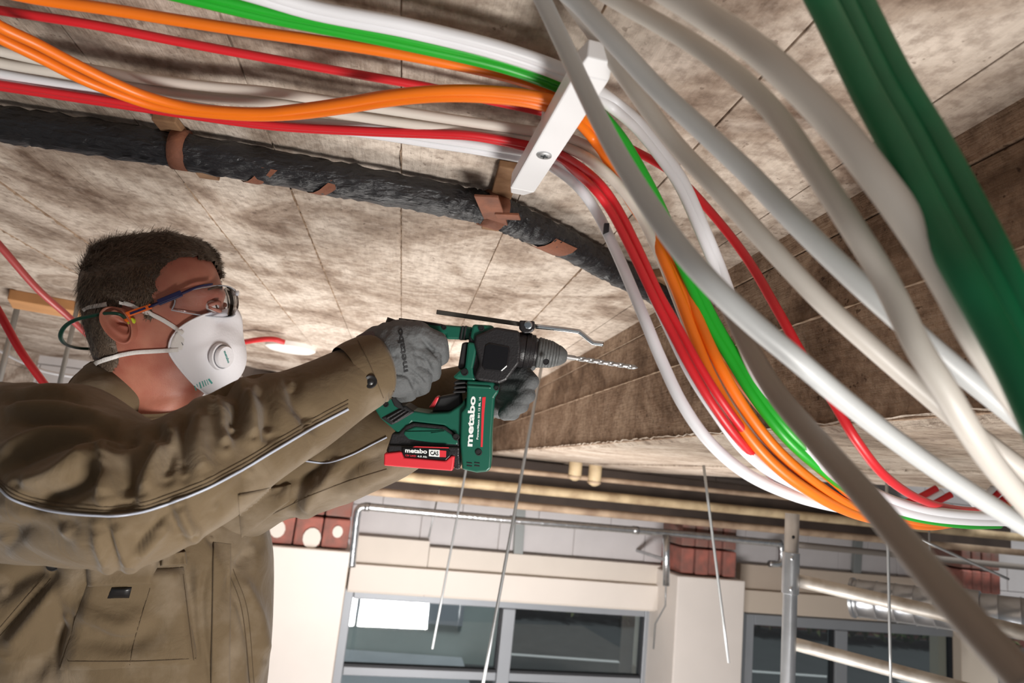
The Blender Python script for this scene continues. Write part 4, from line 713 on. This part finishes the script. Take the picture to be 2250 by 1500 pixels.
rf = [([(0, 881), (133, 876), (190, 895)], 9, -.007), ([(-20, 862), (90, 856), (170, 872)], 10, .004), ([(20, 924), (160, 932), (290, 952)], 13, -.011), ([(10, 905), (140, 905), (250, 935)], 14, .007), ([(5, 1035), (133, 972), (285, 956)], 15, -.013), ([(10, 1000), (120, 950), (240, 945)], 14, .007), ([(53, 1066), (140, 1040), (213, 990)], 20, .010), ([(80, 1100), (170, 1075), (235, 1020)], 16, -.009),
      ([(277, 1098), (288, 1030), (338, 962)], 20, -.016), ([(243, 985), (236, 1040), (238, 1090)], 15, .010), ([(250, 992), (285, 962)], 9, -.010), ([(318, 1085), (335, 1020), (372, 955)], 16, .009), ([(350, 950), (372, 990), (366, 1050)], 12, -.008), ([(405, 1045), (396, 955), (416, 905)], 12, -.007), ([(440, 900), (436, 980), (450, 1040)], 18, .006), ([(470, 850), (518, 868), (512, 935)], 16, -.012), ([(496, 980), (490, 910), (470, 880)], 14, .007), ([(560, 840), (590, 880), (600, 950)], 16, -.007), ([(540, 850), (552, 900), (560, 960)], 14, .007), ([(640, 835), (655, 880), (690, 930)], 14, -.006),
      ([(243, 1143), (248, 1190), (258, 1242)], 7, -.012), ([(262, 1140), (272, 1190), (285, 1235)], 13, .008), ([(225, 1150), (230, 1200), (238, 1240)], 12, .006), ([(373, 1112), (382, 1150), (398, 1178)], 7, -.010), ([(368, 1127), (330, 1165), (288, 1208)], 7, -.007), ([(350, 1165), (330, 1190), (300, 1215)], 14, .006), ([(392, 1110), (410, 1150), (425, 1175)], 12, .006), ([(0, 1190), (60, 1150), (150, 1165)], 25, -.006), ([(20, 1120), (100, 1150), (200, 1190)], 18, .004), ([(560, 1040), (520, 1080), (470, 1120)], 16, -.004)]
sl = cloth_loft('sleeve', rs, M_jack, jacket, [(a, b*1.15, c*1.45) for a, b, c in rf], .0016, nu=360, nv=24, seed=5, nfreq=45)
cuff = cloth_loft('cuff', [((735, 766), (792, 918), .853, .050), ((752, 756), (808, 908), .859, .0505), ((775, 746), (832, 894), .869, .0485), ((796, 738), (851, 880), .877, .046), ((797, 739), (851, 879), .8775, .043)], M_jack, jacket, [([(748, 770), (800, 905)], 3, -.0015), ([(770, 790), (815, 800)], 12, .002)], .0008, nu=90, nv=8, seed=2, closed_ends=False)
ls = [((400, 940), (410, 1290), 1.17, .09), ((500, 950), (500, 1225), 1.15, .085), ((590, 950), (605, 1152), 1.13, .078), ((680, 925), (706, 1126), 1.11, .074), ((765, 885), (800, 1090), 1.09, .070), ((845, 845), (895, 1040), 1.075, .062), ((930, 815), (990, 985), 1.06, .052), ((1010, 800), (1062, 935), 1.045, .046), ((1050, 795), (1095, 915), 1.035, .043)]
lf = [([(640, 1125), (660, 1060), (720, 1010)], 14, -.012), ([(668, 1130), (690, 1080), (740, 1030)], 14, .008), ([(740, 1060), (790, 1020), (850, 1000)], 12, -.008), ([(600, 1075), (640, 1055), (690, 1050)], 16, -.010), ([(760, 1090), (820, 1050), (880, 1020)], 14, .004)]
sl2 = cloth_loft('sleeve', ls, M_jack, jacket, [(a, b*1.1, c*1.5) for a, b, c in lf], .002, nu=240, nv=20, seed=8, nfreq=40)
collar = cloth_loft('collar', [((150, 892), (430, 1010), 1.09, .105), ((170, 850), (400, 985), 1.085, .095), ((197, 803), (330, 948), 1.075, .082), ((200, 802), (328, 946), 1.075, .079), ((180, 850), (390, 985), 1.085, .090)], M_jack, jacket, [], .0012, nu=90, nv=8, closed_ends=False, seed=4)
bpy.context.view_layer.update()
on_r = caster(bvh_of(sl), .0006, .75); on_t = caster(bvh_of(jacket), .0006, 1.0); on_l = caster(bvh_of(sl2), .0006, 1.03); on_c = caster(bvh_of(cuff), .0006, .83); on_any = caster(bvh_of(jacket, sl, sl2, cuff), .0006, .8)
pp = [(-20, 1052), (0, 1073), (32, 1098), (107, 1121), (229, 1133), (299, 1127), (373, 1105), (453, 1073), (533, 1031), (600, 991), (690, 938), (765, 898)]
ribbon('piping', pp, 6, on_r, M_pipe, sl, .0022); ribbon('seam', [(a, b-11) for a, b in pp], 3, on_r, M_seam, sl, .0004); ribbon('seam', [(a, b-20) for a, b in pp], 1.6, on_r, M_seam, sl, .0003)
ribbon('piping', [(668, 1012), (720, 1016), (770, 1000), (820, 975), (850, 960)], 4, on_l, M_pipe, sl2, .002); ribbon('seam', [(600, 1128), (690, 1085), (770, 1055), (850, 1030)], 2, on_l, M_seam, sl2, .0003)
ribbon('seam', [(752, 772), (775, 830), (808, 902)], 2, on_c, M_seam, cuff, .0004); ribbon('seam', [(786, 748), (812, 800), (842, 874)], 1.6, on_c, M_seam, cuff, .0004)
def snap(px, py, fn, par, r): a = fn(px, py); nn = _n(CAMP-a); lathe('button', a, nn, [(0, r), (.002, r), (.003, r*.85), (.0022, r*.5), (.0034, r*.2)], M_btn, par, 20)
snap(813, 838, on_c, cuff, .0082); snap(565, 1126, on_t, jacket, .008); snap(118, 1240, on_t, jacket, .009)
def quad_patch(name, c, fn, m, par, th, n=22):
    c = np.array(c, float); V = []; 
    for i in range(n+1):
        for j in range(n+1):
            a, b = i/n, j/n; q = (c[0]*(1-b)+c[1]*b)*(1-a)+(c[3]*(1-b)+c[2]*b)*a; w3 = fn(*q); ed = min(i, j, n-i, n-j); V.append(w3+_n(CAMP-w3)*(0 if ed == 0 else th*(1 if ed > 1 else .9)))
    return fixn(mesh_obj(name, V, [(i*(n+1)+j, i*(n+1)+j+1, (i+1)*(n+1)+j+1, (i+1)*(n+1)+j) for i in range(n) for j in range(n)], m, par))
pk = quad_patch('pocket', [(196, 1262), (404, 1246), (436, 1462), (134, 1470)], on_t, M_jack, jacket, .010)
displace(pk, [([(200, 1350), (270, 1385), (320, 1370)], 16, .006), ([(180, 1400), (260, 1420), (330, 1395)], 22, -.005), ([(230, 1310), (330, 1330)], 14, -.004)], .001, 4)
quad_patch('pocket_flap', [(188, 1236), (352, 1222), (336, 1284), (192, 1290)], on_t, M_jack, jacket, .019); quad_patch('pocket_flap', [(356, 1214), (408, 1210), (412, 1240), (352, 1244)], on_t, M_jack, jacket, .011)
bpy.context.view_layer.update(); on_p = caster(bvh_of(pk), .0006, 1.0)
quad_patch('label_tag', [(246, 1290), (290, 1289), (284, 1313), (236, 1314)], on_p, M_btn, jacket, .005, 6)
ribbon('seam', [(150, 1452), (300, 1452), (430, 1446)], 2, on_p, M_seam, pk, .0004); ribbon('seam', [(330, 1292), (300, 1390), (285, 1460)], 1.6, on_p, M_seam, pk, .0004); ribbon('seam', [(402, 1262), (425, 1450)], 1.6, on_p, M_seam, pk, .0004)
quad_patch('placket', [(468, 1190), (508, 1195), (505, 1520), (462, 1520)], on_t, M_jack, jacket, .006); ribbon('seam', [(500, 1250), (532, 1340), (548, 1500)], 2, on_t, M_seam, jacket, .0004); ribbon('seam', [(512, 1250), (544, 1340), (558, 1500)], 1.6, on_t, M_seam, jacket, .0004)
quad_patch('pocket_flap', [(522, 1085), (640, 1062), (636, 1100), (530, 1182)], on_any, M_jack, jacket, .004)
ribbon('seam', [(0, 1398), (60, 1330), (112, 1272)], 2, on_t, M_seam, jacket, .0004); ribbon('seam', [(0, 1378), (52, 1318), (100, 1266)], 1.6, on_t, M_seam, jacket, .0004)
# ---- gloves
def Q(x, y, d, r): return (P(x, y, d), r)
g1 = [[Q(800, 800, .885, .034), Q(838, 792, .885, .036), Q(872, 775, .884, .036)], [Q(835, 765, .886, .030), Q(880, 748, .884, .029), Q(915, 742, .884, .023)], [Q(838, 822, .886, .031), Q(872, 828, .886, .027), Q(880, 845, .888, .018)], [Q(872, 775, .884, .034), Q(898, 775, .886, .023), Q(892, 805, .887, .021)],
      [Q(915, 737, .882, .0175), Q(958, 752, .888, .0155), Q(966, 782, .906, .0135), Q(948, 798, .925, .0115)], [Q(905, 770, .878, .0165), Q(946, 788, .884, .0148), Q(948, 818, .902, .013), Q(925, 830, .92, .0115)], [Q(892, 802, .879, .0155), Q(926, 822, .885, .014), Q(928, 848, .902, .0125), Q(905, 858, .92, .011)], [Q(868, 832, .880, .0155), Q(898, 846, .885, .0135), Q(899, 864, .9, .0118), Q(880, 868, .915, .0105)], [Q(850, 760, .90, .022), Q(880, 728, .925, .018), Q(918, 728, .948, .0145), Q(945, 742, .955, .012)]]
glove = blob('glove', g1, M_glove, person, .0015, 3)
displace(glove, [([(925, 742), (944, 762), (966, 790)], 4.5, -.0032), ([(915, 778), (936, 792), (948, 818)], 4.5, -.0032), ([(898, 812), (920, 828), (934, 846)], 4.5, -.0032), ([(845, 830), (872, 822), (900, 830), (915, 862)], 4.5, -.003), ([(936, 742), (950, 756), (972, 768)], 8, .002), ([(822, 770), (850, 782), (880, 780)], 6, -.002)], .0005, 3, 120)
bpy.context.view_layer.update(); on_g = caster(bvh_of(glove), .0008, .86)
cloth_loft('glove_cuff', [((782, 738), (838, 886), .878, .040), ((800, 728), (848, 874), .880, .0385), ((818, 722), (858, 868), .882, .036)], M_knit, glove, [], .0006, nu=60, nv=6, closed_ends=False)
letters('brand_print', 'metabo', (897, 815), (-13, -95), (-14, 3), on_g, mat('glove_print', (26, 26, 28), .7), glove, .02)
g2 = [[Q(1080, 868, 1.02, .034), Q(1110, 856, 1.0, .032), Q(1128, 842, .985, .026)], [Q(1100, 880, 1.0, .027), Q(1118, 885, .985, .021)],
      [Q(1118, 828, .975, .015), Q(1150, 822, .955, .0135), Q(1166, 838, .945, .0125), Q(1150, 858, .945, .0115)], [Q(1116, 850, .97, .0145), Q(1150, 850, .95, .0135), Q(1158, 868, .942, .0125), Q(1138, 882, .945, .0112)], [Q(1110, 872, .97, .0142), Q(1140, 876, .95, .0132), Q(1144, 890, .944, .0122), Q(1122, 898, .945, .011)], [Q(1104, 890, .975, .0135), Q(1126, 896, .957, .0125), Q(1126, 906, .95, .0115), Q(1110, 908, .95, .0105)], [Q(1112, 838, .99, .016), Q(1140, 806, .985, .0145), Q(1162, 800, .98, .012)]]
glove2 = blob('glove', g2, M_glove, person, .0015, 3)
# ---- trousers and boots, out of the picture
bp_ = P(228, 1500, 1.15); bx_, by_ = bp_[0], bp_[1]
hip = lambda s: np.array([bx_-.03+.03*s, by_+.06+.10*s, CH-.52]); ft = lambda s: np.array([bx_-.06+.06*s, by_+.06+.13*s, CH-1.40])
blob('trousers', [[(hip(-1)+[0, .06, .05], .13), (hip(1)+[0, -.06, .05], .13)]]+[[(hip(s), .105), ((hip(s)+ft(s))/2, .085), (ft(s)+[0, 0, .08], .07)] for s in (-1, 1)], M_jack, person, .012, 4)
for s in (-1, 1): blob('boot', [[(ft(s)+[0, 0, .06], .06), (ft(s)+[.02, 0, .005], .045), (ft(s)+[.15, -.03, -.005], .04)]], mat('black_boot', (30, 28, 26), .5), person, .008, 3)
pf = thing('platform', 'timber work platform under the worker, below the picture', 'platform', (bx_, by_+.05, CH-1.6))
for i in range(4): box('plank', (bx_-.9, by_-.45+i*.25, CH-1.49), (bx_+.9, by_-.21+i*.25, CH-1.445), mat('plank_wood', (160, 128, 92), .8, var=.3, vscale=5, stretch=(.3, 4, 1)), pf, bv=.004)
for sx in (-.8, .8):
    for sy in (-.38, .48): tube('leg', [(bx_+sx, by_+sy, h) for h in (0, .7, CH-1.49)], .024, M_galv, pf)
#=====WORN
M_mask = mat('white_mask_fleece', (238, 236, 240), .75, bump=.12, bscale=250); M_elas = mat('white_elastic', (226, 222, 218), .8, bump=.3, bscale=400); M_teal = mat('teal_print', (84, 170, 160), .7)
rm = thing('dust_mask', 'white cup dust mask with round exhalation valve on the face', 'mask', hp(.1, 0, -.06))
rim = []; na, nr = 64, 16; V = []
for k in range(na):
    q = 2*math.pi*k/na; cy, sz = math.sin(q), math.cos(q)                # q=0 top
    yy = .072*np.sign(cy)*abs(cy)**.9*(1-.20*max(0, sz)-.18*max(0, -sz)); zz = -.056+(.058*sz if sz > 0 else .075*sz)
    xx = .018+.090*max(0, sz)**2.3*(1-abs(cy)*.4)+.032*max(0, -sz)**1.2; rim.append((xx, yy, zz))
ap = np.array([.117, 0, -.066])
for i in range(nr+1):
    t = i/nr*math.pi/2
    for k in range(na):
        r_ = np.array(rim[k]); c_ = np.array([r_[0], 0, -.064]); f = math.cos(t)**.85 if t < math.pi/2-1e-6 else 0
        yz = np.array([0, r_[1], r_[2]+.064])*f; xx = r_[0]+(ap[0]-r_[0])*math.sin(t)**1.05; V.append((xx, yz[1], -.064+yz[2]))
V = np.array(V); V[:, 0] += .006*np.exp(-(V[:, 1]/.012)**2)*np.clip((V[:, 2]+.045)/.03, 0, 1)
zo = np.array([s[0] for s in SL])[::-1]
for i in range(7*na):                                                # keep the cup outside the cheeks
    x_, y_, z_ = V[i]; f_, b_, w_ = (np.interp(z_, zo, np.array([s[j] for s in SL])[::-1]) for j in (1, 2, 3)); u_ = abs(x_-(f_+b_)/2)/((f_-b_)/2)
    if u_ < 1:
        yf = (w_+.004)*(1-u_**(2/.87))**(.87/2)+.0035
        if abs(y_) < yf and abs(rim[i % na][1]) > .02: V[i, 1] = math.copysign(yf, rim[i % na][1])
V[:, 0] -= .004*np.exp(-((np.abs(V[:, 1])-.03)/.012)**2-((V[:, 2]+.02)/.012)**2)
Fc = [(i*na+k, i*na+(k+1) % na, (i+1)*na+(k+1) % na, (i+1)*na+k) for i in range(nr) for k in range(na)]
shell = fixn(mesh_obj('shell', [hp(*v) for v in V], Fc, M_mask, rm)); so = shell.modifiers.new('t', 'SOLIDIFY'); so.thickness = .0018; so.offset = 0
tube('rim', [hp(*V[k % na]) for k in range(na+1)], .0017, M_mask, shell, seg=6)
bpy.context.view_layer.update(); on_m = caster(bvh_of(shell), .0004, 1.0)
def dirm(px, py): 
    a, b, c_ = on_m(px, py), on_m(px+8, py), on_m(px, py+8); n_ = _n(np.cross(b-a, c_-a)); return a, (n_ if n_.dot(CAMP-a) > 0 else -n_)
va, vn = dirm(486, 783); vn = _n(vn+HF*.6)
vl = lathe('valve', va-vn*.004, vn, [(0, .0215), (.006, .021), (.007, .019), (.006, .0175), (.013, .0172), (.0145, .016), (.015, .003)], M_mask, rm, 36)
lathe('slot_shade', va+vn*.0035, vn, [(0, .0186), (.0004, .0186)], mat('valve_shadow', (120, 120, 126), .8), vl, 36)  # grey disc paints the shade in the valve's groove
vx = _n(HF*.3-HL*.9-vn*(HF*.3-HL*.9).dot(vn)); vx = _n(AR*.75-AU*.55-vn*(AR*.75-AU*.55).dot(vn)); vy = np.cross(vn, vx); Vt, Ft = text_mesh('metabo', .02); c0 = va+vn*.0114
mesh_obj('brand_print', [c0+vx*(u-.5)*.021+vy*(v-.5)*.005 for u, v in Vt], Ft, mat('dark_teal_print', (30, 138, 128), .6), vl, smooth=False)
for k, (x, y, h, w_) in enumerate(((427, 852, 12, 2.4), (432, 849, 12, 1.6), (438, 846, 13, 3), (444, 843, 12, 2.4), (449, 841, 12, 2), (454, 839, 11, 1.6))):   # small faded print, not readable in the photo
    ribbon('print_bar', [(x, y-h*.5), (x+4, y+h*.5)], w_, on_m, M_teal, shell, .0002)
slab_p = ribbon('print_bar', [(458, 832), (466, 842)], 4, on_m, M_teal, shell, .0002)
quad_patch('strap_tab', [(384, 722), (405, 745), (400, 768), (372, 772)], on_m, M_elas, rm, .0012, 8); ribbon('staple', [(399, 752), (402, 758)], 2.4, on_m, mat('staple', (130, 130, 134), .4, .6), rm, .0016)
bpy.context.view_layer.update(); hb2 = caster(bvh_of(body, hair, shell), .003, 1.0)
ribbon('strap', [(402, 732), (360, 704), (320, 684), (282, 668), (262, 664)], 9, hb2, M_elas, rm, .001); ribbon('strap', [(236, 668), (215, 672), (196, 676), (186, 682)], 9, hb2, M_elas, rm, .001)
ribbon('strap', [(392, 768), (340, 771), (296, 774), (256, 782), (222, 793), (208, 803)], 9, hb2, M_elas, rm, .001)
tube('chin_strap', spline([hp(.085, -.02, -.122), hp(.09, 0, -.128), hp(.10, .03, -.118), hp(.09, .055, -.10)], 6), .0022, M_elas, rm, seg=8)
# safety glasses
M_lens = bpy.data.materials.new('clear_lens'); M_lens.use_nodes = True; nt = M_lens.node_tree; nt.nodes.remove(nt.nodes['Principled BSDF']); mx = nt.nodes.new('ShaderNodeMixShader'); tr = nt.nodes.new('ShaderNodeBsdfTransparent'); gl = nt.nodes.new('ShaderNodeBsdfGlossy'); gl.inputs['Roughness'].default_value = .05; tr.inputs[0].default_value = (.93, .94, .96, 1); lw = nt.nodes.new('ShaderNodeFresnel'); lw.inputs[0].default_value = 1.33
nt.links.new(lw.outputs[0], mx.inputs[0]); nt.links.new(tr.outputs[0], mx.inputs[1]); nt.links.new(gl.outputs[0], mx.inputs[2]); nt.links.new(mx.outputs[0], nt.nodes['Material Output'].inputs[0])
sg_ = thing('safety_glasses', 'clear safety glasses with navy and orange temples', 'glasses', hp(.1, 0, 0))
M_navy = mat('navy_plastic', (34, 36, 84), .4); M_or = mat('orange_plastic', (242, 110, 30), .45); M_rimc = mat('clear_rim', (190, 192, 200), .2, alpha=.55)
def gx(y): return .119-.078*(abs(y)/.078)**2.3                    # wrap of the lens in plan
for sgn in (-1, 1):
    V = []; nn_, mm = 22, 12; top = []; bot = []
    for i in range(nn_+1):
        t = i/nn_; y = sgn*(.006+.073*t); zt = .012+.013*math.sin(math.pi*(.1+.75*t)); zb = -.031+.010*(1-t)**3+.026*t**2.5
        for j in range(mm+1): s = j/mm; z = zb+(zt-zb)*s; V.append(hp(gx(y)+.004*math.sin(math.pi*s)-.006*(1-s), y, z+.014))
    ln = fixn(mesh_obj('lens', V, [(i*(mm+1)+j, i*(mm+1)+j+1, (i+1)*(mm+1)+j+1, (i+1)*(mm+1)+j) for i in range(nn_) for j in range(mm)], M_lens, sg_)); so = ln.modifiers.new('t', 'SOLIDIFY'); so.thickness = .0018
    tube('lens_edge', [V[i*(mm+1)] for i in range(nn_+1)]+[V[nn_*(mm+1)+j] for j in range(1, mm+1)]+[V[i*(mm+1)+mm] for i in range(nn_, -1, -1)], .0011, M_rimc, ln, seg=6)
    tb = tube('temple', spline([hp(.092, sgn*.052, .042), hp(.074, sgn*.070, .039), hp(.05, sgn*.080, .031), hp(.004, sgn*.083, .0185)], 6), [.0035]*9+[.0045]*10, M_navy, sg_, seg=8, flat=.5)
    bar('temple_tip', hp(.008, sgn*.0835, .019), hp(-.032, sgn*.084, .011), .0045, .008, HU, M_or, tb, bv=.0012); bar('temple_slot', hp(.0, sgn*.0862, .0172), hp(-.022, sgn*.0866, .0123), .0008, .003, HU, M_navy, tb)
    bar('temple_step', hp(.052, sgn*.0818, .0318), hp(.018, sgn*.0838, .0225), .005, .0095, HU, M_navy, tb, bv=.001)
tube('bridge', spline([hp(gx(.0), -.009, .024), hp(gx(0)+.003, 0, .028), hp(gx(0), .009, .024)], 5), .0026, M_rimc, sg_, seg=8)
# banded ear plugs
ep = thing('ear_plug_band', 'green banded ear plugs looped from the ear behind the neck', 'ear plugs', hp(-.1, 0, -.04))
E0 = hp(-.030, -.080, .006); pth = spline([E0, P(262, 690, 1.0), P(236, 688, 1.0), P(200, 694, 1.005), P(165, 703, 1.015), P(142, 718, 1.03), P(133, 738, 1.05), P(142, 754, 1.08), P(165, 763, 1.11), P(195, 766, 1.13), hp(-.09, .08, -.03), hp(-.03, .082, .004)], 8)
tube('band', pth, .0034, mat('green_band', (20, 66, 52), .35), ep, seg=10, flat=.7)
for sgn in (-1, 1):
    pg = lathe('plug', hp(-.026, sgn*.070, .002), HL*sgn+HF*.2, [(0, .004), (.004, .0062), (.01, .006), (.013, .004)], mat('lime_foam', (196, 214, 50), .8), ep, 16)
    lathe('plug_holder', hp(-.028, sgn*.079, .005), HL*sgn+HF*.1+HU*.3, [(0, .0045), (.004, .005), (.007, .004)], M_or, pg, 14)
